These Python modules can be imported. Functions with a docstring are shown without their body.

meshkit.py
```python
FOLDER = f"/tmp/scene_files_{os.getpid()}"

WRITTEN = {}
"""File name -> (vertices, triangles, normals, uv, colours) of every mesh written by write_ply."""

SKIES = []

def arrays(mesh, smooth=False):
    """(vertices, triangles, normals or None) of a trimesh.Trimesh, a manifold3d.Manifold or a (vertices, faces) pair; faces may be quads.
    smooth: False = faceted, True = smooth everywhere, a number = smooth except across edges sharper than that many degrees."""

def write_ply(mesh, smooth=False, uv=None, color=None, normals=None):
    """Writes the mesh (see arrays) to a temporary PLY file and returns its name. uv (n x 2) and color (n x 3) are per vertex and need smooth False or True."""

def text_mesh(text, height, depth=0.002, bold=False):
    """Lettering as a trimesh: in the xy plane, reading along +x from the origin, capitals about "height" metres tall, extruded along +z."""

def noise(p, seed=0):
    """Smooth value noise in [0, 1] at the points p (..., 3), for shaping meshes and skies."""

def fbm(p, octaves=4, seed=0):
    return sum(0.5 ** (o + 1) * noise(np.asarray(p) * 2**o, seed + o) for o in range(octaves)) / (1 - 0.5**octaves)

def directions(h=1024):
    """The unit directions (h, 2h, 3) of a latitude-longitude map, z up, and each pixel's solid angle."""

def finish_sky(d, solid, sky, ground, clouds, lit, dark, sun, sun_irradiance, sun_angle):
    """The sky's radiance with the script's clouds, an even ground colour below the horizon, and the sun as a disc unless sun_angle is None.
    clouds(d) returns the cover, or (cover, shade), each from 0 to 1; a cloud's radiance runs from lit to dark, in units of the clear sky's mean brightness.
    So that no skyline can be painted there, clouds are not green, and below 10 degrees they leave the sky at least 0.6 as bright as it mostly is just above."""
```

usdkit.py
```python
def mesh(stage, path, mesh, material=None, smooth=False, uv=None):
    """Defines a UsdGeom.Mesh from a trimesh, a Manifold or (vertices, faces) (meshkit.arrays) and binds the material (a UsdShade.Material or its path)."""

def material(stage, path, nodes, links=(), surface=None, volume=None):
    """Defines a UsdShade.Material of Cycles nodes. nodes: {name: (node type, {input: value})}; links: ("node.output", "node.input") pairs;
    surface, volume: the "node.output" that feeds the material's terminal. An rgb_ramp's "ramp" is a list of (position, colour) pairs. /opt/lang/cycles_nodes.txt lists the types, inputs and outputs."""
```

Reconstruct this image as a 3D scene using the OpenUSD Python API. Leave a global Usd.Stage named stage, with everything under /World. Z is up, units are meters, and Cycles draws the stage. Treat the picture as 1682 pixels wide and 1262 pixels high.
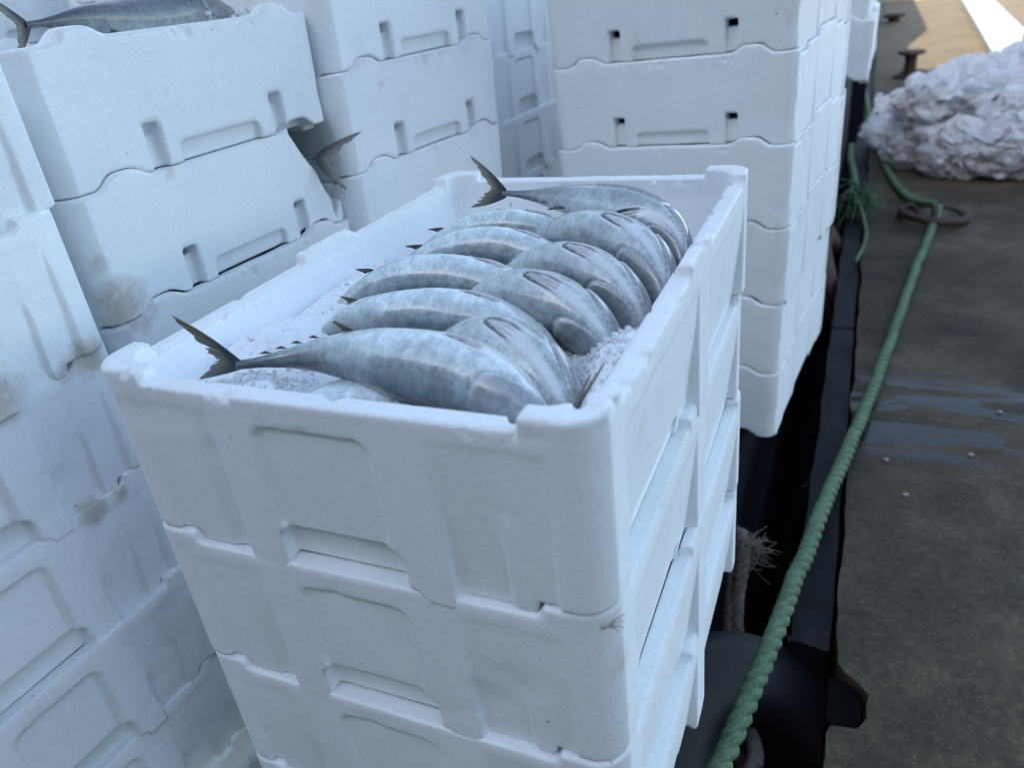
import math, random
import numpy as np
import trimesh
import usdkit, meshkit
from pxr import Usd, UsdGeom, UsdLux, UsdShade, Sdf, Gf, Vt
from scipy.spatial import ConvexHull
from scipy.interpolate import CubicSpline

stage = Usd.Stage.CreateInMemory()
UsdGeom.SetStageUpAxis(stage, UsdGeom.Tokens.z)
UsdGeom.SetStageMetersPerUnit(stage, 1.0)
UsdGeom.Xform.Define(stage, '/World')
UsdGeom.Scope.Define(stage, '/World/Looks')

# ------------------------------------------------------------------ camera, sky, sun, exposure
CAM_RIGHT = (0.91517426, 0.38722215, -0.11187087)
CAM_UP = (-0.09008667, 0.46704519, 0.87963241)
CAM_FWD = (-0.3928619, 0.79493887, -0.46231129)
CAM_POS = (0.1176, -0.3356, 0.2272)
EXPOSURE = 1.94
SUN_TO = np.array([-0.16, -1.0, 0.0]); SUN_TO /= np.linalg.norm(SUN_TO)
SUN_EL = math.radians(31)
SUN_TO = np.array([SUN_TO[0] * math.cos(SUN_EL), SUN_TO[1] * math.cos(SUN_EL), math.sin(SUN_EL)])

cam = UsdGeom.Camera.Define(stage, '/World/camera')
cam.AddTransformOp().Set(Gf.Matrix4d(*CAM_RIGHT, 0, *CAM_UP, 0, *[-c for c in CAM_FWD], 0, *CAM_POS, 1))
cam.CreateHorizontalApertureAttr(36.0)
cam.CreateVerticalApertureAttr(36.0 * 769 / 1024)
cam.CreateFocalLengthAttr(36.0 * 1255 / 1682)
cam.CreateClippingRangeAttr(Gf.Vec2f(0.02, 2000))
cam.CreateFStopAttr(5.6)
cam.CreateFocusDistanceAttr(0.74)
cam.CreateExposureAttr(EXPOSURE)

dome = UsdLux.DomeLight.Define(stage, '/World/sky')
sky_mat = usdkit.material(stage, '/World/Looks/sky_look', {
    's': ('sky_texture', {'sky_type': 'single_scattering', 'sun_disc': False, 'sun_elevation': SUN_EL,
                          'sun_rotation': math.atan2(SUN_TO[0], SUN_TO[1]), 'altitude': 0.0, 'air_density': 1.0,
                          'aerosol_density': 1.6, 'ozone_density': 1.0}),
    'tc': ('texture_coordinate', {}),
    'n': ('noise_texture', {'scale': 2.2, 'detail': 6.0, 'roughness': 0.55}),
    'r': ('rgb_ramp', {'ramp': [(0.30, (0.03, 0.03, 0.03)), (0.66, (0.22, 0.22, 0.22))]}),
    'h': ('hsv', {'saturation': 0.12, 'value': 1.15, 'hue': 0.5, 'fac': 1.0}),
    'm': ('mix', {'mix_type': 'mix'}),
    'b': ('background_shader', {'strength': 0.12}),
}, [('tc.generated', 'n.vector'), ('n.fac', 'r.fac'), ('s.color', 'h.color'), ('s.color', 'm.color1'), ('h.color', 'm.color2'),
    ('r.color', 'm.fac'), ('m.color', 'b.color')], surface='b.background')
UsdShade.MaterialBindingAPI.Apply(dome.GetPrim()).Bind(sky_mat)
dome.GetPrim().SetCustomDataByKey('kind', 'structure')

sun = UsdLux.DistantLight.Define(stage, '/World/sun')
sun.CreateIntensityAttr(0.82)
sun.CreateAngleAttr(0.53)
sun.CreateColorAttr(Gf.Vec3f(1.0, 0.90, 0.74))
sun.GetPrim().CreateAttribute('inputs:normalize', Sdf.ValueTypeNames.Bool).Set(True)
zax = SUN_TO; xax = np.cross([0, 0, 1.0], zax); xax /= np.linalg.norm(xax); yax = np.cross(zax, xax)
sun.AddTransformOp().Set(Gf.Matrix4d(*map(float, xax), 0, *map(float, yax), 0, *map(float, zax), 0, 0, 0, 30, 1))

# ------------------------------------------------------------------ helpers
USED = {}
def numbered(parent, name):
    k = (parent, name); n = USED.get(k, 0); USED[k] = n + 1
    return parent + '/' + (name if n == 0 else f'{name}_{n:03d}')
def tag(p, label=None, cat=None, group=None, kind=None):
    p = p.GetPrim() if hasattr(p, 'GetPrim') else p
    for k, v in (('label', label), ('category', cat), ('group', group), ('kind', kind)):
        if v: p.SetCustomDataByKey(k, v)
    return p
def thing(name, label, cat, loc=(0, 0, 0), rot=(0, 0, 0), group=None, kind=None):
    x = UsdGeom.Xform.Define(stage, numbered('/World', name))
    x.AddTranslateOp().Set(Gf.Vec3d(*map(float, loc)))
    if any(rot): x.AddRotateXYZOp().Set(Gf.Vec3f(*map(float, rot)))
    return tag(x, label, cat, group, kind)
def obj(name, m, mat, parent=None, smooth=30, uv=None):
    pp = '/World' if parent is None else str(parent.GetPath())
    return usdkit.mesh(stage, numbered(pp, name), m, mat, smooth=smooth, uv=uv).GetPrim()
def box(c, s, rz=0):
    m = trimesh.creation.box(extents=s)
    if rz: m.apply_transform(trimesh.transformations.rotation_matrix(rz, [0, 0, 1]))
    m.apply_translation(c); return m
def cat_(*ms): return trimesh.util.concatenate(list(ms))
def curve(pts, n=80, closed=False):
    p = np.asarray(pts, float)
    t = np.r_[0, np.cumsum(np.linalg.norm(np.diff(p, axis=0), axis=1))]
    return CubicSpline(t, p)(np.linspace(0, t[-1], n))
def frames(P):
    T = np.gradient(P, axis=0); T /= np.linalg.norm(T, axis=1, keepdims=True)
    N = np.zeros_like(P); a = np.cross(T[0], [0, 0, 1.0]) if abs(T[0, 2]) < .9 else np.cross(T[0], [1.0, 0, 0])
    N[0] = a / np.linalg.norm(a)
    for i in range(1, len(P)):
        v = N[i - 1] - T[i] * (N[i - 1] @ T[i]); N[i] = v / np.linalg.norm(v)
    return T, N, np.cross(T, N)
def sweep(P, rad, sides=10, shape=None):
    """a tube along P; shape(i, ang) may modulate the radius"""
    P = np.asarray(P, float); T, N, B = frames(P); n = len(P)
    ang = np.arange(sides) * 2 * np.pi / sides
    R = np.broadcast_to(np.asarray(rad, float), (n,))[:, None] * np.ones(sides)
    if shape is not None: R = R * shape(np.arange(n)[:, None], ang[None])
    V = P[:, None] + R[..., None] * (np.cos(ang)[None, :, None] * N[:, None] + np.sin(ang)[None, :, None] * B[:, None])
    V = V.reshape(-1, 3)
    i, j = np.meshgrid(np.arange(n - 1), np.arange(sides), indexing='ij')
    a = i * sides + j; b = i * sides + (j + 1) % sides
    F = np.stack([a, b, b + sides, a + sides], -1).reshape(-1, 4)
    F = np.vstack([F[:, [0, 1, 2]], F[:, [0, 2, 3]]])
    caps = [[0, k + 1, k] for k in range(1, sides - 1)] + [[(n - 1) * sides, (n - 1) * sides + k, (n - 1) * sides + k + 1] for k in range(1, sides - 1)]
    return trimesh.Trimesh(V, np.vstack([F, caps]), process=False)
def fbm(p, o=4, seed=0): return meshkit.fbm(np.asarray(p, float) + 37.3, o, seed)

# ------------------------------------------------------------------ materials
def mat(name, nodes, links, surface='p.BSDF', volume=None):
    return usdkit.material(stage, '/World/Looks/' + name, nodes, links, surface=surface, volume=volume)
def simple(name, col, rough=0.6, var=0.15, scale=20.0, bump=0.2, bscale=60.0, metallic=0.0, spec=0.5, bdist=0.003):
    c = np.array(col)
    return mat(name, {
        'g': ('geometry', {}),
        'n': ('noise_texture', {'scale': scale, 'detail': 5.0, 'roughness': 0.6}),
        'r': ('rgb_ramp', {'ramp': [(0.3, tuple(c * (1 - var))), (0.7, tuple(c * (1 + var)))]}),
        'n2': ('noise_texture', {'scale': bscale, 'detail': 4.0}),
        'b': ('bump', {'strength': bump, 'distance': bdist}),
        'p': ('principled_bsdf', {'roughness': rough, 'metallic': metallic, 'specular_ior_level': spec}),
    }, [('g.position', 'n.vector'), ('g.position', 'n2.vector'), ('n.fac', 'r.fac'), ('r.color', 'p.base_color'), ('n2.fac', 'b.height'), ('b.normal', 'p.normal')])

# stains on the foam: (x, y, z, radius, strength)
STAINS = [(-0.579, 0.127, -0.058, 0.034, 1.15), (-0.580, 0.100, -0.061, 0.024, .9), (-0.584, 0.030, -0.052, 0.045, 1.1), (-0.582, 0.069, -0.211, 0.026, 1.4), (-0.581, 0.102, -0.212, 0.018, 1.1),
          (-0.637, 0.217, 0.002, 0.026, .8), (-0.636, 0.229, -0.050, 0.055, 1.1), (-0.628, 0.344, 0.075, .016, .8), (0.0, 0.02, -0.19, 0.035, .5), (-0.30, 0.0, -0.045, 0.02, .5), (-0.21, 0.0, -0.02, 0.012, .6), (0.0, 0.10, -0.05, 0.04, .4)]
def foam(name, bead, sparkle, spots):
    N = {'g': ('geometry', {}), 'tc': ('texture_coordinate', {}), 'oi': ('object_info', {}),
         'v': ('voronoi_texture', {'scale': 235.0, 'feature': 'f1', 'randomness': 1.0}),
         'n': ('noise_texture', {'scale': 620.0, 'detail': 3.0}),
         'nl': ('noise_texture', {'scale': 9.0, 'detail': 6.0, 'roughness': 0.65}),
         'nb': ('noise_texture', {'scale': 38.0, 'detail': 4.0}),
         'rl': ('rgb_ramp', {'ramp': [(0.24, (0.69, 0.73, 0.72)), (0.33, (0.775, 0.822, 0.825)), (0.46, (0.80, 0.848, 0.852)), (0.62, (0.825, 0.872, 0.876))]}),
         'rv': ('map_range', {'from_min': 0.0, 'from_max': 0.8, 'to_min': 0.0, 'to_max': 1.0, 'clamp': True}),
         'dk': ('mix', {'mix_type': 'multiply', 'fac': 0.06}),
         'rr': ('map_range', {'from_min': 0.0, 'from_max': 1.0, 'to_min': 0.93, 'to_max': 1.02, 'clamp': True}),
         'tint': ('mix', {'mix_type': 'multiply', 'fac': 1.0}),
         'b1': ('bump', {'strength': bead, 'distance': 0.0007, 'invert': True}),
         'b2': ('bump', {'strength': 0.03, 'distance': 0.003}),
         'b3': ('bump', {'strength': sparkle, 'distance': 0.0004}),
         'sp': ('noise_texture', {'scale': 75.0, 'detail': 3.0, 'roughness': 0.5}),
         'spr': ('rgb_ramp', {'ramp': [(0.74, (0, 0, 0)), (0.80, (1, 1, 1))]}),
         'spm': ('mix', {'mix_type': 'mix', 'color2': (0.30, 0.29, 0.27)}),
         'sn': ('noise_texture', {'scale': 70.0, 'detail': 5.0, 'roughness': 0.65}),
         'sadd': ('math', {'math_type': 'multiply', 'value2': 1.0}),
         'sramp': ('map_range', {'from_min': 0.12, 'from_max': 0.40, 'to_min': 0.0, 'to_max': 0.72, 'clamp': True}),
         'sm': ('mix', {'mix_type': 'mix', 'color2': (0.40, 0.36, 0.27)}),
         'p': ('principled_bsdf', {'roughness': 0.42, 'specular_ior_level': 0.35, 'subsurface_weight': 0.0})}
    L = [('tc.object', 'v.vector'), ('tc.object', 'n.vector'), ('g.position', 'nl.vector'), ('tc.object', 'nb.vector'), ('g.position', 'sn.vector'), ('g.position', 'sp.vector'),
         ('nl.fac', 'rl.fac'), ('v.distance', 'rv.value'), ('rl.color', 'dk.color1'), ('rv.result', 'dk.color2'),
         ('oi.random', 'rr.value'), ('dk.color', 'tint.color1'), ('rr.result', 'tint.color2'), ('tint.color', 'spm.color1'), ('sp.fac', 'spr.fac'), ('spr.color', 'spm.fac'), ('spm.color', 'sm.color1'),
         ('v.distance', 'b1.height'), ('nb.fac', 'b2.height'), ('b1.normal', 'b2.normal'), ('n.fac', 'b3.height'), ('b2.normal', 'b3.normal'), ('b3.normal', 'p.normal'),
         ('sadd.value', 'sramp.value'), ('sramp.result', 'sm.fac'), ('sm.color', 'p.base_color')]
    prev = None
    for i, (x, y, z, r, s) in enumerate(spots):
        N[f'd{i}'] = ('vector_math', {'math_type': 'distance', 'vector2': (x, y, z)})
        N[f'm{i}'] = ('map_range', {'from_min': 0.0, 'from_max': r, 'to_min': s, 'to_max': 0.0, 'clamp': True})
        L += [('g.position', f'd{i}.vector1'), (f'd{i}.value', f'm{i}.value')]
        if prev is None: prev = f'm{i}.result'
        else:
            N[f'x{i}'] = ('math', {'math_type': 'maximum'}); L += [(prev, f'x{i}.value1'), (f'm{i}.result', f'x{i}.value2')]; prev = f'x{i}.value'
    L += [(prev, 'sadd.value1'), ('sn.fac', 'sadd.value2')]
    return mat(name, N, L)
M_foam = foam('white_foam', 0.26, 0.85, STAINS)

def skin(name, tone, back):
  sc = lambda c: tuple(np.array(c) * tone * np.array([0.90, 1.02, 1.03]))
  return mat(name, {
    'uv': ('uvmap', {'attribute': 'st'}), 'sx': ('separate_xyz', {}), 'tc': ('texture_coordinate', {}),
    'oi': ('object_info', {}),
    'mp': ('mapping', {'mapping_type': 'point', 'scale': (1.0, 1.0, 1.0)}),
    'nw': ('noise_texture', {'scale': 30.0, 'detail': 4.0, 'roughness': 0.6}),
    'off': ('map_range', {'from_min': 0.25, 'from_max': 0.75, 'to_min': -0.10, 'to_max': 0.10, 'clamp': False}),
    'add': ('math', {'math_type': 'add'}),
    'rv': ('rgb_ramp', {'ramp': [(0.0, sc((0.62, 0.645, 0.65))), (0.22 - back, sc((0.56, 0.585, 0.59))), (0.42 - back, sc((0.36, 0.385, 0.39))), (0.58 - back, sc((0.20, 0.222, 0.232))), (0.74 - back, sc((0.06, 0.075, 0.085))), (1.0, (0.02, 0.03, 0.038))]}),
    'rs': ('rgb_ramp', {'ramp': [(0.0, (0.7, 0.69, 0.71)), (0.10, (0.86, 0.85, 0.87)), (0.24, (1, 1, 1)), (0.60, (1, 1, 1)), (0.80, (0.62, 0.62, 0.63)), (0.92, (0.28, 0.29, 0.31)), (1.0, (0.14, 0.15, 0.17))]}),
    'mm': ('mix', {'mix_type': 'multiply', 'fac': 1.0}),
    'n1': ('noise_texture', {'scale': 85.0, 'detail': 5.0, 'roughness': 0.62, 'distortion': 0.35}),
    'r1': ('rgb_ramp', {'ramp': [(0.28, (0.80, 0.81, 0.82)), (0.5, (0.98, 0.98, 0.98)), (0.72, (1.14, 1.14, 1.135))]}),
    'm1': ('mix', {'mix_type': 'multiply', 'fac': 0.9}),
    'n2': ('noise_texture', {'scale': 420.0, 'detail': 3.0, 'roughness': 0.7}),
    'r2': ('rgb_ramp', {'ramp': [(0.35, (0.78, 0.78, 0.79)), (0.65, (1.15, 1.15, 1.15))]}),
    'm2': ('mix', {'mix_type': 'multiply', 'fac': 0.7}),
    # gill covers (violet grey, mottled) and the pale throat, as the fish has them; creases get painted shade
    'ac': ('attribute', {'attribute': 'cover'}), 'ap': ('attribute', {'attribute': 'pale'}), 'ad': ('attribute', {'attribute': 'shade_and_pupil'}),
    'mc': ('mix', {'mix_type': 'mix', 'color2': (0.175, 0.185, 0.20)}), 'mcn': ('mix', {'mix_type': 'multiply', 'fac': 0.9}), 'cf': ('math', {'math_type': 'multiply', 'value2': 0.60}),
    'mt': ('mix', {'mix_type': 'mix', 'color2': (0.62, 0.665, 0.68)}),
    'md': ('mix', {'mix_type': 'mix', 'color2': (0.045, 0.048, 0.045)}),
    's1': ('math', {'math_type': 'multiply', 'value2': 95.0}), 's2': ('math', {'math_type': 'multiply', 'value2': 7.0}), 'sc': ('combine_xyz', {}), 'n3': ('noise_texture', {'scale': 1.0, 'detail': 5.0, 'roughness': 0.65, 'distortion': 0.8}),
    'r3': ('rgb_ramp', {'ramp': [(0.30, (0.74, 0.745, 0.75)), (0.5, (0.98, 0.98, 0.98)), (0.70, (1.16, 1.16, 1.16))]}), 'm3': ('mix', {'mix_type': 'multiply', 'fac': 0.75}),
    'rr': ('map_range', {'from_min': 0.3, 'from_max': 0.7, 'to_min': 0.14, 'to_max': 0.42, 'clamp': True}),
    'b': ('bump', {'strength': 0.22, 'distance': 0.0010}),
    'b2': ('bump', {'strength': 0.20, 'distance': 0.0004}),
    'p': ('principled_bsdf', {'metallic': 0.12, 'specular_ior_level': 0.6, 'coat_weight': 0.9, 'coat_roughness': 0.07}),
}, [('uv.UV', 'sx.vector'), ('tc.object', 'nw.vector'), ('nw.fac', 'off.value'), ('sx.y', 'add.value1'), ('off.result', 'add.value2'), ('add.value', 'rv.fac'),
    ('sx.x', 'rs.fac'), ('rv.color', 'mm.color1'), ('rs.color', 'mm.color2'), ('tc.object', 'n1.vector'), ('n1.fac', 'r1.fac'), ('mm.color', 'm1.color1'), ('r1.color', 'm1.color2'),
    ('tc.object', 'n2.vector'), ('n2.fac', 'r2.fac'), ('m1.color', 'm2.color1'), ('r2.color', 'm2.color2'), ('sx.x', 's1.value1'), ('sx.y', 's2.value1'), ('s1.value', 'sc.x'), ('s2.value', 'sc.y'), ('oi.random', 'sc.z'), ('sc.vector', 'n3.vector'), ('n3.fac', 'r3.fac'), ('m2.color', 'm3.color1'), ('r3.color', 'm3.color2'),
    ('ac.fac', 'cf.value1'), ('cf.value', 'mc.fac'), ('m3.color', 'mc.color1'), ('mc.color', 'mcn.color1'), ('r1.color', 'mcn.color2'),
    ('ap.fac', 'mt.fac'), ('mcn.color', 'mt.color1'), ('ad.fac', 'md.fac'), ('mt.color', 'md.color1'), ('md.color', 'p.base_color'), ('n1.fac', 'rr.value'), ('rr.result', 'p.roughness'),
    ('n1.fac', 'b.height'), ('n2.fac', 'b2.height'), ('b.normal', 'b2.normal'), ('b2.normal', 'p.normal')])
M_skin = skin('pale_fish_skin', 1.26, 0.01); M_grey = skin('grey_fish_skin', 0.84, 0.07)
def fin_mat(name, base, tip):
    return mat(name, {
        'uv': ('uvmap', {'attribute': 'st'}), 'sx': ('separate_xyz', {}), 'tc': ('texture_coordinate', {}),
        'r': ('rgb_ramp', {'ramp': [(0.0, base), (0.35, tuple(np.array(base) * 1.25)), (0.75, tip), (1.0, tuple(np.array(tip) * 1.35))]}),
        'mv': ('math', {'math_type': 'multiply', 'value2': 30.0}), 'cx': ('combine_xyz', {}), 'n': ('noise_texture', {'scale': 1.0, 'detail': 3.0}),
        'r2': ('rgb_ramp', {'ramp': [(0.35, (0.45, 0.45, 0.45)), (0.65, (1.35, 1.35, 1.35))]}), 'm': ('mix', {'mix_type': 'multiply', 'fac': 1.0}),
        'p': ('principled_bsdf', {'roughness': 0.38, 'specular_ior_level': 0.5})},
        [('uv.UV', 'sx.vector'), ('sx.x', 'r.fac'), ('sx.y', 'mv.value1'), ('mv.value', 'cx.x'), ('cx.vector', 'n.vector'), ('n.fac', 'r2.fac'), ('r.color', 'm.color1'), ('r2.color', 'm.color2'), ('m.color', 'p.base_color')])
M_tail = fin_mat('tail_fin_skin', (0.022, 0.024, 0.030), (0.17, 0.16, 0.125))
M_anal = fin_mat('anal_fin_skin', (0.055, 0.055, 0.05), (0.12, 0.10, 0.055))
M_pelvic = simple('pelvic_fin_skin', (0.46, 0.49, 0.49), 0.35, 0.2, 200, 0.2, 300)
M_pelvic_dark = simple('pelvic_fin_fold', (0.075, 0.075, 0.065), 0.4, 0.3, 200, 0.2, 300)
M_ice = mat('ice', {
    'g': ('geometry', {}), 'n': ('noise_texture', {'scale': 160.0, 'detail': 5.0, 'roughness': 0.7}), 'v': ('voronoi_texture', {'scale': 190.0}),
    'r': ('rgb_ramp', {'ramp': [(0.3, (0.68, 0.75, 0.79)), (0.55, (0.82, 0.87, 0.895))]}),
    'b': ('bump', {'strength': 0.45, 'distance': 0.0025}), 'b2': ('bump', {'strength': 0.3, 'distance': 0.002}),
    'p': ('principled_bsdf', {'roughness': 0.10, 'specular_ior_level': 0.6, 'coat_weight': 0.6, 'coat_roughness': 0.05})},
    [('g.position', 'n.vector'), ('g.position', 'v.vector'), ('n.fac', 'r.fac'), ('r.color', 'p.base_color'), ('n.fac', 'b.height'), ('v.distance', 'b2.height'), ('b.normal', 'b2.normal'), ('b2.normal', 'p.normal')])
M_icechip = mat('ice_chip', {'p': ('principled_bsdf', {'base_color': (0.88, 0.93, 0.95), 'roughness': 0.06, 'transmission_weight': 0.50, 'ior': 1.31})}, [])

# ------------------------------------------------------------------ the setting
QZ = -0.80       # quay level
DZ = -0.660      # deck the stacks stand on
M_conc = mat('quay_concrete', {
    'g': ('geometry', {}), 'sx': ('separate_xyz', {}),
    'n1': ('noise_texture', {'scale': 3.2, 'detail': 9.0, 'roughness': 0.68}),
    'r1': ('rgb_ramp', {'ramp': [(0.30, (0.026, 0.0222, 0.0150)), (0.5, (0.068, 0.058, 0.040)), (0.66, (0.126, 0.108, 0.074))]}),
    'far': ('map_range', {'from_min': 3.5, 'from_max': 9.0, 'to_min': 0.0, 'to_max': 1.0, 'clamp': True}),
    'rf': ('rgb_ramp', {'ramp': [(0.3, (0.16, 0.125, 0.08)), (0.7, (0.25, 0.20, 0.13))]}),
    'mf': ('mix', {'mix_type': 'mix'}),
    'v': ('voronoi_texture', {'scale': 115.0, 'randomness': 1.0}), 'rv': ('rgb_ramp', {'ramp': [(0.0, (2.6, 2.5, 2.3)), (0.14, (1.5, 1.5, 1.42)), (0.26, (0.95, 0.94, 0.92)), (1.0, (0.88, 0.87, 0.84))]}),
    'mv': ('mix', {'mix_type': 'multiply', 'fac': 0.8}),
    'n3': ('noise_texture', {'scale': 60.0, 'detail': 6.0, 'roughness': 0.75}), 'r3': ('rgb_ramp', {'ramp': [(0.32, (0.5, 0.5, 0.5)), (0.55, (1.0, 1.0, 1.0)), (0.72, (1.6, 1.6, 1.5))]}), 'm3': ('mix', {'mix_type': 'multiply', 'fac': 0.75}),
    # moss
    'ng': ('noise_texture', {'scale': 14.0, 'detail': 6.0, 'roughness': 0.75}), 'rg': ('rgb_ramp', {'ramp': [(0.58, (0, 0, 0)), (0.70, (0.6, 0.6, 0.6))]}), 'mg': ('mix', {'mix_type': 'mix', 'color2': (0.035, 0.055, 0.035)}),
    # wet run-off band
    'wmp': ('mapping', {'mapping_type': 'point', 'scale': (3.0, 11.0, 1.0)}), 'wn': ('noise_texture', {'scale': 1.0, 'detail': 4.0, 'roughness': 0.6, 'distortion': 1.4}),
    'w1': ('map_range', {'from_min': 1.24, 'from_max': 1.32, 'to_min': 0.0, 'to_max': 1.0, 'clamp': True, 'range_type': 'smoothstep'}),
    'w2': ('map_range', {'from_min': 1.58, 'from_max': 1.74, 'to_min': 1.0, 'to_max': 0.0, 'clamp': True, 'range_type': 'smoothstep'}),
    'wm': ('math', {'math_type': 'multiply'}), 'wm2': ('math', {'math_type': 'multiply'}), 'ws': ('map_range', {'from_min': 0.44, 'from_max': 0.52, 'to_min': 0.0, 'to_max': 1.0, 'clamp': True, 'range_type': 'smoothstep'}),
    'wc': ('mix', {'mix_type': 'mix', 'color2': (0.018, 0.018, 0.018)}),
    'ro': ('map_range', {'from_min': 0.0, 'from_max': 1.0, 'to_min': 0.75, 'to_max': 0.22, 'clamp': True}),
    'bs': ('map_range', {'from_min': 0.0, 'from_max': 1.0, 'to_min': 0.6, 'to_max': 0.05, 'clamp': True}),
    'b': ('bump', {'strength': 0.5, 'distance': 0.0025}), 'b2': ('bump', {'strength': 0.5, 'distance': 0.0015}),
    'p': ('principled_bsdf', {'specular_ior_level': 0.25})},
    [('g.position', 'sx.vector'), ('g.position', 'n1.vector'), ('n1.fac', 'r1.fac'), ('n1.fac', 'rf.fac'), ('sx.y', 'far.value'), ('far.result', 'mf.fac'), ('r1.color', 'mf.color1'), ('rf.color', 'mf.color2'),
     ('g.position', 'v.vector'), ('v.distance', 'rv.fac'), ('mf.color', 'mv.color1'), ('rv.color', 'mv.color2'), ('g.position', 'n3.vector'), ('n3.fac', 'r3.fac'), ('mv.color', 'm3.color1'), ('r3.color', 'm3.color2'),
     ('g.position', 'ng.vector'), ('ng.fac', 'rg.fac'), ('rg.color', 'mg.fac'), ('m3.color', 'mg.color1'),
     ('g.position', 'wmp.vector'), ('wmp.vector', 'wn.vector'), ('sx.y', 'w1.value'), ('sx.y', 'w2.value'), ('w1.result', 'wm.value1'), ('w2.result', 'wm.value2'), ('wn.fac', 'ws.value'), ('wm.value', 'wm2.value1'), ('ws.result', 'wm2.value2'),
     ('mg.color', 'wc.color1'), ('wm2.value', 'wc.fac'), ('wc.color', 'p.base_color'), ('wm2.value', 'ro.value'), ('ro.result', 'p.roughness'), ('wm2.value', 'bs.value'),
     ('bs.result', 'b.strength'), ('bs.result', 'b2.strength'), ('n3.fac', 'b.height'), ('v.distance', 'b2.height'), ('b.normal', 'b2.normal'), ('b2.normal', 'p.normal')])
M_hull = simple('hull_paint', (0.0035, 0.0042, 0.008), 0.7, 0.3, 6, 0.2, 30, spec=0.08)
M_deck = simple('deck_paint', (0.055, 0.06, 0.065), 0.6, 0.25, 8, 0.3, 60)
M_water = mat('harbour_water', {'g': ('geometry', {}), 'n': ('noise_texture', {'scale': 3.0, 'detail': 4.0}), 'b': ('bump', {'strength': 0.4, 'distance': 0.05}),
    'p': ('principled_bsdf', {'base_color': (0.006, 0.014, 0.016), 'roughness': 0.06, 'ior': 1.33})}, [('g.position', 'n.vector'), ('n.fac', 'b.height'), ('b.normal', 'p.normal')])
M_timber = simple('wet_timber', (0.006, 0.0065, 0.009), 0.6, 0.4, 10, 0.5, 40, spec=0.2)
M_rubber = simple('black_rubber', (0.007, 0.008, 0.011), 0.55, 0.3, 30, 0.25, 80, spec=0.3)
M_rust = simple('rusty_iron', (0.045, 0.030, 0.024), 0.7, 0.4, 40, 0.5, 120)
M_redrust = simple('red_lead_paint', (0.06, 0.022, 0.018), 0.6, 0.4, 18, 0.4, 80)

w = obj('water', box((0, 0, -2.6), (400, 400, 2.0)), M_water, smooth=False); tag(w, kind='structure')
quay = thing('quay', None, None, kind='structure')
QX = 0.150
# chipped edge: slabs are laid in a row along the quay, joints open between them; the nearest one has a broken notch
from shapely.geometry import Polygon
from shapely.ops import unary_union
def slab(name, poly, top, th, seed):
    m = trimesh.creation.extrude_polygon(poly, th, engine='earcut'); m.apply_translation((0, 0, top - th)); return obj(name, m, M_conc, quay, smooth=False)
rng = np.random.default_rng(5)
def ragged(y0, y1, notch=None):
    ys = np.arange(y0, y1, 0.02); e = QX + (fbm(np.c_[ys * 9, ys * 0, ys * 0], 3, 4) - .5) * 0.028
    pts = [(x, y) for x, y in zip(e, ys)] + [(QX, y1)]
    if notch:
        a, b, d = notch
        pts = [p for p in pts if not (a < p[1] < b)]
        k = next(i for i, p in enumerate(pts) if p[1] >= b)
        q = [(QX, a), (QX + d * .75, a + .006), (QX + d, a + .03), (QX + d * .96, a + (b - a) * .45), (QX + d * 1.04, a + (b - a) * .65), (QX + d * .7, b - .02), (QX + d * .3, b - .004)]
        pts = pts[:k] + q + pts[k:]
    return pts
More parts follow.
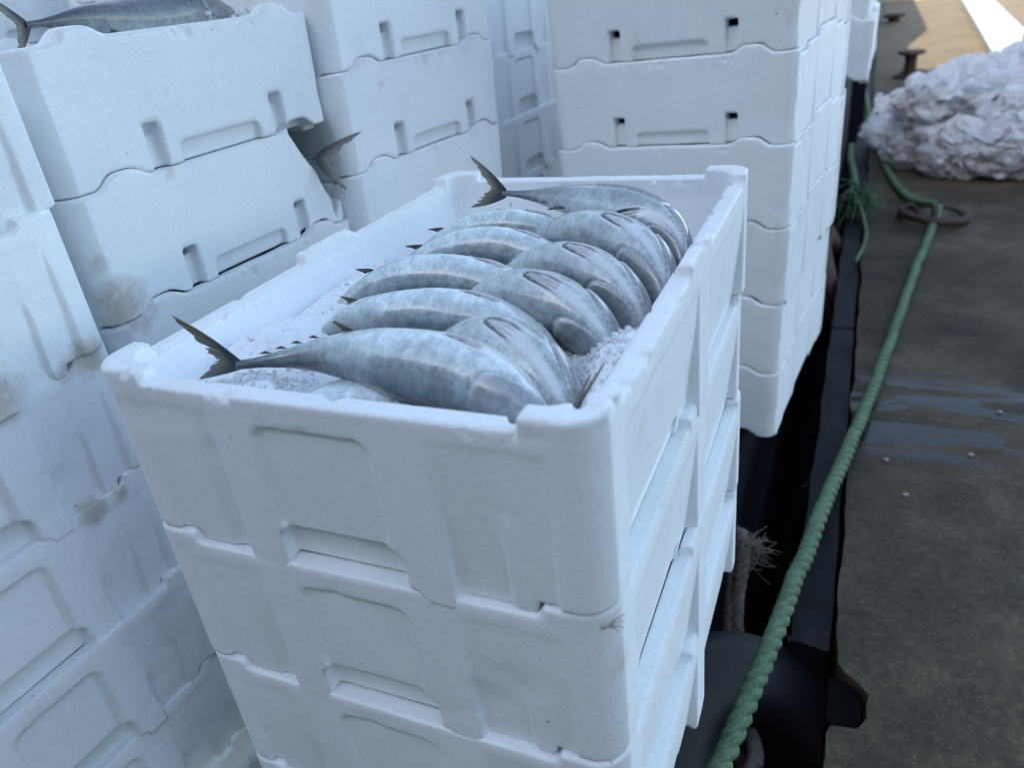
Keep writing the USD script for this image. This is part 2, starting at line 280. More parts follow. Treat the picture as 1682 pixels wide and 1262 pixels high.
for i, (y0, y1, wx) in enumerate([(-4.0, 8.55, 60), (8.562, 11.1, 60), (11.112, 14.2, 60), (14.212, 20, 60), (20.012, 120, 60)]):
    e = ragged(y0, y1, (0.515, 0.628, 0.050) if i == 0 else None) if y1 < 9 else [(QX, y0), (QX, y1)]
    slab('slab', Polygon(e + [(QX + wx, y1), (QX + wx, y0)]).buffer(0).buffer(0.007, 4).buffer(-0.014, 4).buffer(0.007, 4) if i == 0 else Polygon(e + [(QX + wx, y1), (QX + wx, y0)]).buffer(0), QZ, 0.3, i)
bed = obj('bed', box((QX + 30.02, 58, QZ - 1.56), (60, 124, 2.5)), M_conc, quay, smooth=False)
# dark timber beam along the quay wall, below its edge
tb = []
beam = thing('edge_beam', 'dark wet timber beam running along the edge of the quay', 'beam')
for i, (y0, y1) in enumerate([(0.67, 1.98), (1.99, 4.9), (4.91, 9.0)]):
    m = box((0, 0, 0), (0.062, y1 - y0, 0.13)); m = m.subdivide_to_size(0.06)
    m.vertices[:, :] += (fbm(m.vertices * 14, 3, i)[:, None] - .5) * 0.012
    m.apply_translation((QX - 0.040, (y0 + y1) / 2, QZ - 0.075)); obj('timber', m, M_timber, beam, smooth=40)

NP = [(QX - .01, .518), (QX + .034, .524), (QX + .047, .545), (QX + .045, .568), (QX + .049, .590), (QX + .033, .607), (QX + .010, .620), (QX - .01, .622)]  # black block added to stand in for the shade inside the notch
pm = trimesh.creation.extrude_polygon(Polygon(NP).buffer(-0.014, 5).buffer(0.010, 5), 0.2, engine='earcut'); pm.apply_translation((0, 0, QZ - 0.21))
tag(obj('rubber_pad', pm, simple('notch_shade_black', (0.004, 0.004, 0.004), 0.9, .3, 40, .6, 90, spec=0.05), smooth=False), 'black block filling the broken notch of the quay edge, standing in for its shade', 'shade block')
boat = thing('fishing_boat', 'dark hulled fishing boat moored along the quay, carrying the white box stacks', 'boat')
hull_m = cat_(box((-2.02, 0.9, -1.45), (4.0, 6.6, 1.10)))
obj('hull', hull_m, M_hull, boat, smooth=False)
obj('deck', box((-0.235, 0.9, (DZ - 0.9) / 2), (0.35, 6.5, DZ + 0.9)), M_hull, boat, smooth=False)
obj('hold_floor', box((-2.22, 0.9, -0.86), (3.6, 6.5, 0.08)), M_deck, boat, smooth=False)
# raised hatch further along, which carries the next stack
obj('hatch', box((-0.60, 2.97, -0.40), (1.28, 1.9, 0.50)), M_hull, boat, smooth=False)
boat2 = thing('moored_trawler', 'unseen added trawler further along the quay, placed to shade the quay edge', 'boat')
obj('hull', box((-2.3, 10.4, -0.60), (4.8, 10.5, 2.2)), M_hull, boat2, smooth=False)  # unseen boat, added so its hull and wheelhouse shade the far quay edge
obj('wheelhouse', box((-1.85, 9.5, 1.25), (3.6, 7.0, 1.5)), simple('shade_wheelhouse_paint', (0.10, 0.11, 0.13), 0.5, 0.08, 4), boat2, smooth=False)

# unseen shed added behind the camera, sized to shade the whole scene
M_shade_shed = simple('added_shed_cladding', (0.20, 0.20, 0.20), 0.7, 0.15, 0.6, 0.2, 8)
shed = thing('harbour_shed', 'unseen added shed behind the camera, placed to shade the whole scene', 'shade_blocker')
SY = -9.0
hgt = lambda y, ys: (y - ys) * math.tan(SUN_EL) / (abs(SUN_TO[1]) / math.cos(SUN_EL))
HS = hgt(7.32, SY)
obj('wall', box((2.0, SY - 5.0, QZ + HS / 2), (34.0, 10.0, HS)), M_shade_shed, shed, smooth=False)
m0, m1 = hgt(7.46, SY - 0.6), hgt(9.1, SY - 0.6)
obj('roof_monitor', box((6.2, SY - 0.6, QZ + (m0 + m1) / 2), (8.0, 0.5, m1 - m0)), M_shade_shed, shed, smooth=False)  # slab on posts, added to cast the shadow band across the far quay
for k, xx in enumerate((2.6, 6.2, 9.8)):
    obj('post', box((xx, SY - 0.6, QZ + (HS + m0) / 2), (0.12, 0.12, m0 - HS)), M_shade_shed, shed, smooth=False)

# ------------------------------------------------------------------ foam fish boxes, as distance fields
def surface_nets(f, origin, h):
    nx, ny, nz = f.shape
    s = f < 0
    c = s[:-1, :-1, :-1].astype(np.int8)
    n = sum(s[a:nx - 1 + a, b:ny - 1 + b, d:nz - 1 + d].astype(np.int8) for a in (0, 1) for b in (0, 1) for d in (0, 1))
    act = (n > 0) & (n < 8)
    idx = np.full(act.shape, -1, np.int64); I = np.argwhere(act); idx[act] = np.arange(len(I))
    acc = np.zeros((len(I), 3)); cnt = np.zeros(len(I))
    corners = [(a, b, d) for a in (0, 1) for b in (0, 1) for d in (0, 1)]
    val = {k: f[I[:, 0] + k[0], I[:, 1] + k[1], I[:, 2] + k[2]] for k in corners}
    for k in corners:
        for ax in range(3):
            if k[ax] == 0:
                k2 = tuple(1 if i == ax else k[i] for i in range(3))
                a, b = val[k], val[k2]; m = (a < 0) != (b < 0)
                t = np.where(m, a / np.where(m, a - b, 1), 0)
                p = np.array(k, float)[None] + t[:, None] * np.eye(3)[ax][None]
                acc[m] += p[m]; cnt[m] += 1
    V = origin + h * (I + acc / cnt[:, None])
    F = []
    for ax in range(3):
        u, v = [(1, 2), (2, 0), (0, 1)][ax]
        sl0 = [slice(None)] * 3; sl1 = [slice(None)] * 3
        sl0[ax] = slice(0, -1); sl1[ax] = slice(1, None)
        a, b = s[tuple(sl0)], s[tuple(sl1)]
        E = np.argwhere(a != b); E = E[(E[:, u] > 0) & (E[:, v] > 0) & (E[:, u] < f.shape[u] - 1) & (E[:, v] < f.shape[v] - 1)]
        inside = s[E[:, 0], E[:, 1], E[:, 2]]
        def cell(du, dv):
            q = E.copy(); q[:, u] -= du; q[:, v] -= dv; return idx[q[:, 0], q[:, 1], q[:, 2]]
        q = np.stack([cell(1, 1), cell(0, 1), cell(0, 0), cell(1, 0)], 1)
        q[~inside] = q[~inside][:, ::-1]
        F.append(q)
    F = np.vstack(F)
    return V, F
def smax(a, b, k): h_ = np.clip(0.5 - 0.5 * (b - a) / k, 0, 1) if False else np.clip(0.5 + 0.5 * (a - b) / k, 0, 1); return b * (1 - h_) + a * h_ + k * h_ * (1 - h_)
def smin(a, b, k): return -smax(-a, -b, k)
def rbox2(x, y, hx, hy, r):
    qx, qy = np.abs(x) - hx + r, np.abs(y) - hy + r
    return np.hypot(np.maximum(qx, 0), np.maximum(qy, 0)) + np.minimum(np.maximum(qx, qy), 0) - r
def rng1(s, a, b): return np.abs(s - (a + b) / 2) - (b - a) / 2
def bx3(a, b, c, k=0.004): return smax(smax(a, b, k), c, k)
def sst(x, a, b): t = np.clip((x - a) / (b - a), 0, 1); return t * t * (3 - 2 * t)

def grid(W, L, zlo, zhi, h):
    xs = np.arange(-W / 2 - 3.5 * h, W / 2 + 3.6 * h, h); ys = np.arange(-L / 2 - 3.5 * h, L / 2 + 3.6 * h, h); zs = np.arange(zlo - 2.5 * h, zhi + 2.6 * h, h)
    X, Y, Z = np.meshgrid(xs, ys, zs, indexing='ij', sparse=True)
    return X, Y, Z, np.array([xs[0], ys[0], zs[0]])

def box_a(h=0.003, wear=0, W=0.40, L=0.60):
    """panelled box: two ribs, a recessed panel and a hand hold on each short side, drawn-in panels on the long sides; rim at z = 0"""
    H = 0.1461
    X, Y, Z, o = grid(W, L, -0.158, 0.016, h)
    one = X * 0 + Y * 0 + Z * 0
    outer = rbox2(X, Y, W / 2, L / 2, 0.026) + one
    # draft between ribs and corners, growing towards the bottom
    dep = np.clip((-Z - 0.018) / 0.127, 0, 1)
    for sg in (-1, 1):
        s = X * sg + W / 2                # along the short side from its left corner, seen from outside (sg=1 for the -y face)
        n = -sg * Y * 1.0 if False else (-Y * sg)
        nn = n - L / 2                    # outwards
        sX = X * sg + W / 2
        for a, b, d in ((0.088, 0.1075, 0.0085), (0.036, 0.0885, 0.0055), (0.287, 0.330, 0.0085), (0.3295, 0.365, 0.0045)):
            outer = smax(outer, -bx3(rng1(sX, a, b) + one, -(nn + d * dep) + one, Z + 0.017 + one, 0.003), 0.003)
        # sunk panel and hand hold
        pan = rbox2(sX - 0.194, Z + 0.068, 0.0475, 0.0455, 0.012) + one
        outer = smax(outer, -smax(pan, -(nn + 0.0035) + one, 0.002), 0.002)
        hh = rbox2(sX - 0.1965, Z + 0.151, 0.054, 0.040, 0.014) + one
        outer = smax(outer, -smax(hh, -(nn + 0.0150 - 0.04 * np.clip(Z + 0.145, 0, .04)) + one, 0.003), 0.002)
        # long side
        sY = Y * sg + L / 2; n2 = X * sg - W / 2
        for a, b, d in ((0.052, 0.285, 0.0135), (0.335, 0.552, 0.0135)):
            outer = smax(outer, -bx3(rng1(sY, a, b) + one, -(n2 + d * np.clip(dep * 1.02, 0, 1) ** 1.15) + one, Z + 0.022 + one, 0.004), 0.004)
        outer = smax(outer, -smax(rbox2(sY - 0.168, Z + 0.150, 0.075, 0.028, 0.01) + one, -(n2 + 0.0165) + one, 0.003), 0.002)
    # rim: raised corners and a raised nub half way along the long sides
    ax, ay = np.abs(X), np.abs(Y)
    corner = sst(np.minimum(ax - (W / 2 - 0.050), ay - (L / 2 - 0.048)), -0.0016, 0.0016)
    nub = sst(np.minimum(ax - (W / 2 - 0.014), 0.045 - ay), -0.002, 0.002)
    rim = 0.0105 * np.maximum(corner, nub)
    top = Z - rim
    # ribs hang below the wall, over the rim of the box beneath
    sF = np.abs(X - 0.0) * 1.0
    ribs = np.maximum.reduce([sst(0.016 - np.abs(np.abs(X) - 0.0765), -0.003, 0.003) * sst(ay - (L / 2 - 0.012), -0.002, 0.002) + one * 0,
                              0.45 * sst(0.022 - np.abs(Y - 0.0), -0.003, 0.003) * sst(ax - (W / 2 - 0.010), -0.002, 0.002) + one * 0])
    bottom_z = -H - 0.0095 * ribs
    # corners open below for the raised corners of the next box
    cut = sst(np.minimum(ax - (W / 2 - 0.053), ay - (L / 2 - 0.051)), -0.0016, 0.0016) * 0.0108
    nubc = sst(np.minimum(ax - (W / 2 - 0.017), 0.048 - ay), -0.002, 0.002) * 0.0108
    bottom_z = bottom_z + np.maximum(cut, nubc * 0) * (1 - ribs)
    f = bx3(outer, top + one, bottom_z - Z + one, 0.0016)
    cav = smax(rbox2(X, Y, W / 2 - 0.019, L / 2 - 0.019, 0.022) + 0.018 * np.clip((-Z - 0.02) / 0.1, 0, 1.3) + one, -(Z + 0.125) + one, 0.02)
    f = smax(f, -cav, 0.003)
    P = np.stack(np.broadcast_arrays(X + wear * 7.7, Y, Z), -1)
    nz = fbm(P * 34, 2, wear + 3) - 0.5
    f = f + nz * 0.0003 + np.clip(fbm(P * 13, 3, wear + 31) - 0.64, 0, 1) * 0.009
    if wear:   # nicked, crumbly rim
        nr = fbm(P * np.array([75, 75, 110]), 3, wear + 9) * 0.75 + 0.25 * fbm(P * 17, 2, wear + 5)
        f = f + np.clip(nr - 0.585, 0, 1) * 0.030 * np.exp(-((Z - rim) / 0.010) ** 2)
    return surface_nets(f, o, h)

def box_b(h=0.0035, wear=0, W=0.445, L=0.60, broken=False):
    """smooth box: two slots and a hand hold at the foot of each short side, humped rim interlocking with the box above"""
    H = 0.1470
    X, Y, Z, o = grid(W, L, -0.158, 0.018, h)
    one = X * 0 + Y * 0 + Z * 0
    outer = rbox2(X, Y, W / 2, L / 2, 0.024) - 0.004 * np.clip(-Z / 0.15, 0, 1) * -1 + one
    hump = lambda s: 0.0145 * (np.exp(-(np.abs(s - 0.077) / 0.027) ** 4) + np.exp(-(np.abs(s - 0.373) / 0.027) ** 4))
    seam = 0
    ax, ay = np.abs(X), np.abs(Y)
    onshort = sst(ay - (L / 2 - 0.03), -0.004, 0.004); onlong = sst(ax - (W / 2 - 0.03), -0.004, 0.004)
    sX = X + W / 2
    prof_s = hump(sX) + 0.003 * sst(sX, 0.09, 0.11) * (1 - sst(sX, 0.335, 0.355))
    prof_l = 0.014 * (1 - sst(ay, 0.085, 0.105)) - 0.010 * sst(ay, 0.19, 0.205) * (1 - sst(ay, 0.262, 0.272))
    prof = onshort * prof_s + onlong * (1 - onshort) * prof_l
    dep = np.clip((-Z - 0.02) / 0.125, 0, 1)
    for sg in (-1, 1):
        nn = -Y * sg - L / 2; s = X * sg + W / 2
        for a in (0.134, 0.339):
            sl = bx3(rng1(s, a - 0.0105, a + 0.0105) + one, Z + 0.0925 + one, -(nn + 0.017) + one, 0.002)
            hole = bx3(rng1(s, a - 0.0100, a + 0.0100) + one, rng1(Z, -0.104, -0.0925) + one, -(nn + 0.06) + one, 0.002)
            outer = smax(outer, -np.minimum(sl, hole), 0.002)
        hd = smax(rbox2(s - 0.2335, Z + 0.1475, 0.066, 0.0265, 0.008) + one, -(nn + 0.016 - 0.22 * np.clip(Z + 0.150, 0, .03)) + one, 0.002)
        outer = smax(outer, -hd, 0.003)
        sY = Y * sg + L / 2; n2 = X * sg - W / 2
        for a, b in ((0.05, 0.19), (0.22, 0.38), (0.41, 0.55)):
            outer = smax(outer, -bx3(rng1(sY, a, b) + one, -(n2 + 0.0055 * dep) + one, Z + 0.02 + one, 0.003), 0.003)
    f = bx3(outer, Z - prof + one, (-H + prof * 1.02) - Z + one, 0.0022)
    cav = smax(rbox2(X, Y, W / 2 - 0.021, L / 2 - 0.021, 0.02) + 0.018 * np.clip((-Z - 0.02) / 0.1, 0, 1.3) + one, -(Z + 0.125) + one, 0.02)
    f = smax(f, -cav, 0.003)
    P = np.stack(np.broadcast_arrays(X + wear * 5.3, Y, Z), -1)
    f = f + (fbm(P * 30, 2, wear + 13) - 0.5) * 0.0003 + np.clip(fbm(P * 12, 3, wear + 33) - 0.64, 0, 1) * 0.010
    if wear:
        nr = fbm(P * 48, 3, wear + 19)
        f = f + np.clip(nr - 0.62, 0, 1) * 0.03 * np.exp(-((Z - prof) / 0.012) ** 2)
    if broken:   # the corner of one short side is broken out
        # piece missing: local corner (+x side seen from -y) ; s from 0.365 to the end
        s = X + W / 2
        edge = 0.352 + 0.06 * np.clip((-Z) / 0.11, 0, 1) + 0.012 * (fbm(P * 22, 3, 7) - .5)
        cutv = np.maximum.reduce([edge - s + one, (-0.118 + 0.03 * np.clip((s - 0.43) / .02, -1, 0)) - Z + 0.010 * (fbm(P * 25, 2, 8) - .5), Y - (-L / 2 + 0.16) + one])
        f = smax(f, -cutv, 0.006)
    return surface_nets(f, o, h)

CLS = {}
UsdGeom.Scope.Define(stage, '/World/Looks')
def fish_box(proto, mesh_fn, rim, yaw, label, group, front_center, W, L, jit=0, roll=0.0):
    """rim: z of the rim; front_center: (x, y) of the middle of the seen short side; yaw turns the box (0 = short side faces -y)"""
    c, s = math.cos(yaw), math.sin(yaw)
    cx, cy = front_center[0] - s * L / 2, front_center[1] + c * L / 2
    t = thing('fish_box', label, 'fish box', (cx, cy, rim), (0, math.degrees(roll), math.degrees(yaw)), group)
    if proto not in CLS:
        V, F = mesh_fn()
        root = stage.CreateClassPrim('/World/Looks/shapes') if not stage.GetPrimAtPath('/World/Looks/shapes') else None
        cp = stage.CreateClassPrim('/World/Looks/shapes/' + proto)
        usdkit.mesh(stage, f'/World/Looks/shapes/{proto}/foam_shell', (V, F), M_foam, smooth=True)
        CLS[proto] = True
    t.GetReferences().AddInternalReference('/World/Looks/shapes/' + proto); t.SetInstanceable(True)
    return t
rj = random.Random(11)
def stack(proto, fn, n, top, pitch, yaw, corner, W, L, labels, group, roll=0.0, lean=(0, 0), top_proto=None, jit=0.003, side='left', shift=None):
    """corner: the left (or right) end of the seen short side, at rim height top; labels: one per box from the top"""
    out = []
    for i in range(n):
        ex, ey = (rj.uniform(-jit, jit), rj.uniform(-jit, jit)) if i else (0, 0)
        yw = yaw + (rj.uniform(-.008, .008) if i else 0)
        sh = (shift or {}).get(i, (0, 0, 0))
        sg = 1 if side == 'left' else -1
        fc = (corner[0] + sg * math.cos(yaw) * W / 2 + ex + lean[0] * i + sh[0], corner[1] + sg * math.sin(yaw) * W / 2 + ey + lean[1] * i + sh[1])
        p, f = (top_proto if (top_proto and i == 0) else (proto, fn))
        out.append(fish_box(p, f, top - pitch * i, yw + sh[2], labels[i], group, fc, W, L, roll=roll))
    return out
ORD = ['topmost', 'second', 'third', 'fourth', 'fifth', 'sixth', 'seventh', 'eighth']
def labs(n, where, first=None):
    l = [f'white foam box, {ORD[i]} of the stack {where}' for i in range(n)]
    if first: l[0] = first
    return l
G = 'white foam fish boxes in stacks'
# front stack
stack('box_panelled', lambda: box_a(0.003, 0), 4, 0.0, 0.1465, 0.0, (-0.40, 0.0), 0.40, 0.60,
      labs(4, 'in front, under the open box', 'open white foam box of silver fish on top of the front stack'), G, top_proto=('box_panelled_open', lambda: box_a(0.0025, 4)), jit=0.002)
# left stack, near: panelled boxes whose short side faces right
stack('box_panelled', lambda: box_a(0.003, 0), 7, 0.222, 0.1425, math.pi / 2 - 0.047, (-0.578 - 0.019, 0.158 - 0.40), 0.40, 0.60,
      labs(7, 'at the left edge of the picture', 'dented white foam box at the left edge, topmost of its stack'), G, jit=0.003,
      shift={0: (0.0, .008, .01)})
# left stack, middle: smooth boxes, a broken corner on the second
lb = labs(6, 'behind the left rim of the front box', 'white foam box with a large dark fish lying on its rim, upper left')
lb[1] = 'white foam box with a broken corner and a fish tail sticking out'
def sB(i): return box_b(0.0032, 0, broken=True) if i == 1 else box_b(0.0035, 2)
yB = math.pi / 2 - 0.07
stack('box_smooth', lambda: box_b(0.0035, 2), 1, 0.225, 0.1475, yB, (-0.638, 0.2045), 0.445, 0.60, lb, G)
stack('box_smooth_broken', lambda: box_b(0.0032, 0, broken=True), 1, 0.225 - 0.1475, 0.1475, yB + .005, (-0.640, 0.2065), 0.445, 0.60, lb[1:], G)
stack('box_smooth', lambda: box_b(0.0035, 2), 4, 0.225 - 2 * 0.1475, 0.1475, yB, (-0.636, 0.202), 0.445, 0.60, lb[2:], G)
# left stack, far
stack('box_smooth', lambda: box_b(0.0035, 2), 8, 0.140 + 0.1475 * 2, 0.1475, math.pi / 2 - 0.145, (-0.592, 0.643), 0.445, 0.60, labs(8, 'right of the broken box'), G, shift=None)
# far panelled stack
stack('box_panelled', lambda: box_a(0.003, 0), 8, 0.375, 0.1425, math.pi / 2 - 0.05, (-0.645, 1.285), 0.40, 0.60, labs(8, 'last but one in the left row'), G)
stack('box_panelled', lambda: box_a(0.003, 0), 8, 0.385, 0.1425, math.pi / 2 - 0.03, (-0.655, 1.72), 0.40, 0.60, labs(8, 'last in the left row'), G)
# right stack
stack('box_smooth', lambda: box_b(0.0035, 2), 7, 0.079 + 0.1475 * 2, 0.1475, -0.105, (0.0055, 1.052), 0.445, 0.60, labs(7, 'on the right, over the dark gap'), G, side='right', roll=-0.018, jit=0.003)
# stack beyond the right one
stack('box_smooth', lambda: box_b(0.0035, 2), 4, 0.045 + 0.1475 * 3 , 0.1475, -0.02, (0.108, 1.98), 0.445, 0.60, labs(4, 'just behind the right stack'), G, side='right', shift={3: (0.008, 0, 0)})
# back row behind the left stacks
stack('box_smooth', lambda: box_b(0.0035, 2), 8, 0.52, 0.1475, math.pi / 2 - 0.06, (-1.30, 0.52), 0.445, 0.60, labs(8, 'behind the large fish at the upper left'), G)
stack('box_smooth', lambda: box_b(0.0035, 2), 8, 0.50, 0.1475, math.pi / 2 - 0.10, (-1.29, 1.03), 0.445, 0.60, labs(8, 'far behind the left row'), G)

# ------------------------------------------------------------------ fish
def fin_sheet(P, th):
    """P: (n, m, 3) grid -> thin closed sheet with uv"""
    n, m, _ = P.shape
    du = np.gradient(P, axis=0); dv = np.gradient(P, axis=1); N = np.cross(du, dv); N /= np.linalg.norm(N, axis=2, keepdims=True) + 1e-9
    A = (P + N * th).reshape(-1, 3); B = (P - N * th).reshape(-1, 3)
    i, j = np.meshgrid(np.arange(n - 1), np.arange(m - 1), indexing='ij'); a = i * m + j
    q = np.stack([a, a + m, a + m + 1, a + 1], -1).reshape(-1, 4); k = n * m
    F = np.vstack([q, q[:, ::-1] + k])
    b = np.r_[np.arange(m), np.arange(1, n) * m + m - 1, (n - 1) * m + np.arange(m - 2, -1, -1), np.arange(n - 2, 0, -1) * m]
    c = np.roll(b, -1)
    F = np.vstack([F, np.stack([b, c, c + k, b + k], 1)])
    u = np.stack(np.meshgrid(np.linspace(0, 1, n), np.linspace(0, 1, m), indexing='ij'), -1).reshape(-1, 2)
    return (np.vstack([A, B]), F), np.vstack([u, u])
SP = np.array([0, .015, .04, .08, .14, .22, .32, .44, .56, .68, .78, .87, .94, 1.0])
RP = np.array([.10, .26, .42, .60, .78, .93, 1.0, .985, .90, .70, .48, .27, .155, .13])
def unit(v): v = np.asarray(v, float); return v / np.linalg.norm(v)
def make_fish(label, pts, ventral, hv=0.030, hw=0.0255, tail=None, fins=True, group='silver fish in the open box', name='fish', seed=0, mat_=None, anal=True, pelvic=True, dorsal=False):
    pts = np.asarray(pts, float)
    nu, na = 190, 112
    t = np.r_[0, np.cumsum(np.linalg.norm(np.diff(pts, axis=0), axis=1))]
    C = CubicSpline(t, pts)
    uu = np.linspace(0, 1, nu) ** 1.0; C_ = C(uu * t[-1]); T = C(uu * t[-1], 1); T /= np.linalg.norm(T, axis=1, keepdims=True)
    if np.ndim(ventral) == 1: ventral = [ventral, ventral]
    Vv = np.array([unit(ventral[0]) * (1 - x) + unit(ventral[1]) * x for x in sst(uu, 0.05, 0.55)])
    Vv = Vv - T * (Vv * T).sum(1, keepdims=True); Vv /= np.linalg.norm(Vv, axis=1, keepdims=True); Sd = np.cross(T, Vv)
    R = np.interp(uu, SP, RP)
    k_ = np.ones(7) / 7; R = np.r_[R[:4], np.convolve(R, k_, 'same')[4:-4], R[-4:]]
    a = np.linspace(0, 2 * np.pi, na, endpoint=False); ab = np.abs((a + np.pi) % (2 * np.pi) - np.pi)
    s = uu[:, None]; A = ab[None]
    h_ = np.where(np.cos(A) > 0, hv * 0.96, hv * 1.04)
    k = 1 + 0 * s * A
    # gill covers: raised ahead of an edge that swings forward on both sides of the throat
    edge = 0.262 - 0.185 * np.exp(-(A / 0.50) ** 2) - 0.03 * (A / np.pi) ** 2
    d = edge - s
    thr = 0.06 + 0.72 * np.clip(s - 0.03, 0, 1)         # half width of the throat, widening towards the belly fins
    k = k + 0.050 * sst(d, -0.004, 0.009) * (1 - sst(d, 0.05, 0.20)) * sst(A, thr * .8, thr * .8 + 0.16)
    k = k - 0.040 * np.exp(-((d + 0.010) / 0.007) ** 2) * sst(A, 0.10, 0.30) * (1 - sst(A, 1.9, 2.6))
    k = k - 0.05 * np.exp(-(A / 0.34) ** 2) * (1 - sst(s, 0.16, 0.30))
    # lower jaws: two lobes with a cleft along the chin
    k = k - 0.15 * np.exp(-(A / 0.14) ** 2) * np.exp(-((s - 0.035) / 0.04) ** 2) + 0.14 * np.exp(-((A - 0.6) / 0.4) ** 2) * np.exp(-((s - 0.045) / 0.03) ** 2)
    # folded belly fins lie in a pocket shaped like an arch, closed towards the tail
    ps = (s - 0.292) / 0.102; arch = 0.245 * np.sqrt(np.clip(1 - np.clip(ps, 0, 1) ** 2.4, 0, 1))
    inarch = sst(ps, -0.05, 0.10) * (1 - sst(ps, 0.98, 1.04))
    groove = np.exp(-((A - arch) / (0.022 + 0.040 * np.clip(ps, 0, 1))) ** 2) * inarch * (1.0 if pelvic else 0.0)
    lip = np.exp(-((A - arch - 0.11) / 0.055) ** 2) * sst(ps, -0.25, 0.1) * (1 - sst(ps, 1.02, 1.25)) * (1.0 if pelvic else 0.0)
    k = k - 0.095 * groove + 0.022 * lip
    cover = sst(d, -0.004, 0.014) * sst(A, thr, thr + 0.20) * (1 - sst(A, 2.2, 2.8))
    pale = np.clip(1.0 * (1 - sst(A, thr * .45, thr * 1.25)) * sst(s, 0.06, 0.20) * (1 - sst(s, 0.31, 0.38)) + 1.0 * lip + 0.25 * np.exp(-((d - 0.006) / 0.008) ** 2) * sst(A, .2, .4) * (1 - sst(A, 1.4, 2.0)), 0, 1)
    shade_and_pupil = np.clip(groove * 2.6, 0, 1) * sst(ps, -0.05, 0.25)  # paints fin membranes and shade of pocket and gill slit; mouth, pupil too
    shade_and_pupil = shade_and_pupil + 0.55 * np.exp(-((d + 0.007) / 0.0055) ** 2) * sst(A, 0.10, 0.28) * (1 - sst(A, 1.3, 2.0)) + 0.7 * np.exp(-((A - 0.95 - 2.0 * s) / 0.05) ** 2) * (1 - sst(s, 0.085, 0.105))
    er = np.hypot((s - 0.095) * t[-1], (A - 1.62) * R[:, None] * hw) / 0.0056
    shade_and_pupil = np.clip(shade_and_pupil + (1 - sst(er, 0.50, 0.62)), 0, 1); pale = np.clip(pale + 0.8 * (1 - sst(er, 0.92, 1.06)), 0, 1); cover = cover * sst(er, .9, 1.1)
    k = k + 0.05 * np.exp(-er ** 4)
    lump = fbm(np.stack([s * 5 + 0 * A, np.cos(a)[None] * .9 + 0 * s, np.sin(a)[None] * .9 + 0 * s + seed * 3.1], -1), 3, seed)
    k = k * (1 + 0.10 * (lump - .5))
    cosA, sinA = np.cos(a)[None], np.sin(a)[None]
    flat = 1 - 0.05 * sinA ** 2 * 0
    V = C_[:, None] + (R[:, None] * k)[..., None] * (h_ * cosA * flat)[..., None] * Vv[:, None] + (R[:, None] * k)[..., None] * (hw * sinA)[..., None] * Sd[:, None]
    V = V.reshape(-1, 3)
    i, j = np.meshgrid(np.arange(nu - 1), np.arange(na), indexing='ij'); p = i * na + j; q = i * na + (j + 1) % na
    F = np.stack([p, q, q + na, p + na], -1).reshape(-1, 4); F = np.vstack([F[:, [0, 1, 2]], F[:, [0, 2, 3]]])
    caps = np.array([[0, kk + 1, kk] for kk in range(1, na - 1)] + [[(nu - 1) * na, (nu - 1) * na + kk, (nu - 1) * na + kk + 1] for kk in range(1, na - 1)])
    F = np.vstack([F, caps])
    m = trimesh.Trimesh(V, F, process=False)
    if m.volume < 0: F = F[:, ::-1]
    uv = np.stack([np.broadcast_to(s, (nu, na)), np.broadcast_to(A / np.pi, (nu, na))], -1).reshape(-1, 2)
    th = thing(name, label, 'fish', C_[nu // 2], group=group)
    org = C_[nu // 2]
    bp = obj('body', (V - org, F), mat_ or M_skin, th, smooth=True, uv=uv)
    for nm, val in (('cover', cover), ('pale', pale), ('shade_and_pupil', shade_and_pupil)):
        UsdGeom.PrimvarsAPI(bp).CreatePrimvar(nm, Sdf.ValueTypeNames.FloatArray, 'vertex').Set(Vt.FloatArray.FromNumpy(np.broadcast_to(val, (nu, na)).astype(np.float32).ravel()))
    at = lambda x: (lambda ii: (C_[ii], T[ii], Vv[ii], Sd[ii], R[ii]))(int(round(x * (nu - 1))))
    if pelvic:      # the two folded belly fins, side by side
        for sg in (-1, 1):
            rows = []
            for ss in np.linspace(0, 1, 14):
                x = 0.300 + 0.084 * ss; ii = int(x * (nu - 1)); aa = 0.085 * (1 - 0.45 * ss ** 2)
                c = C_[ii] + R[ii] * (hv * .955 * math.cos(aa) * Vv[ii] + sg * hw * math.sin(aa) * Sd[ii]) + Vv[ii] * (0.0002 + 0.0006 * math.sin(math.pi * ss))
                wd = 0.0018 * max(1 - ss ** 3, .12)
                rows.append([c + Sd[ii] * sg * wd * y_ - Vv[ii] * (0.0010 * (y_ > .5) + .0008 * (y_ < -.5)) for y_ in (-1, 0, 1)])
            g, uv_ = fin_sheet(np.array(rows), 0.0005); obj('pelvic_fin', (g[0] - org, g[1]), M_pelvic, th, smooth=True, uv=uv_)
    if anal:
        c, Tt, vv, sd, r = at(0.665)
        b0 = c + vv * r * hv * 0.93; rows = []
        for ss in np.linspace(0, 1, 12):
            base = b0 + Tt * (0.020 * ss) * .9 - vv * 0.004 * ss
            up = vv * (0.011 * ss ** .8) + sd * 0.002 * ss * math.sin(seed * 2.1)
            wdt = 0.010 * (1 - ss) ** .8 + .0012
            rows.append([base + up + Tt * wdt * x for x in (0, .5, 1)])
        g, uv_ = fin_sheet(np.array(rows), 0.0007); obj('anal_fin', (g[0] - org, g[1]), M_anal, th, smooth=True, uv=uv_)
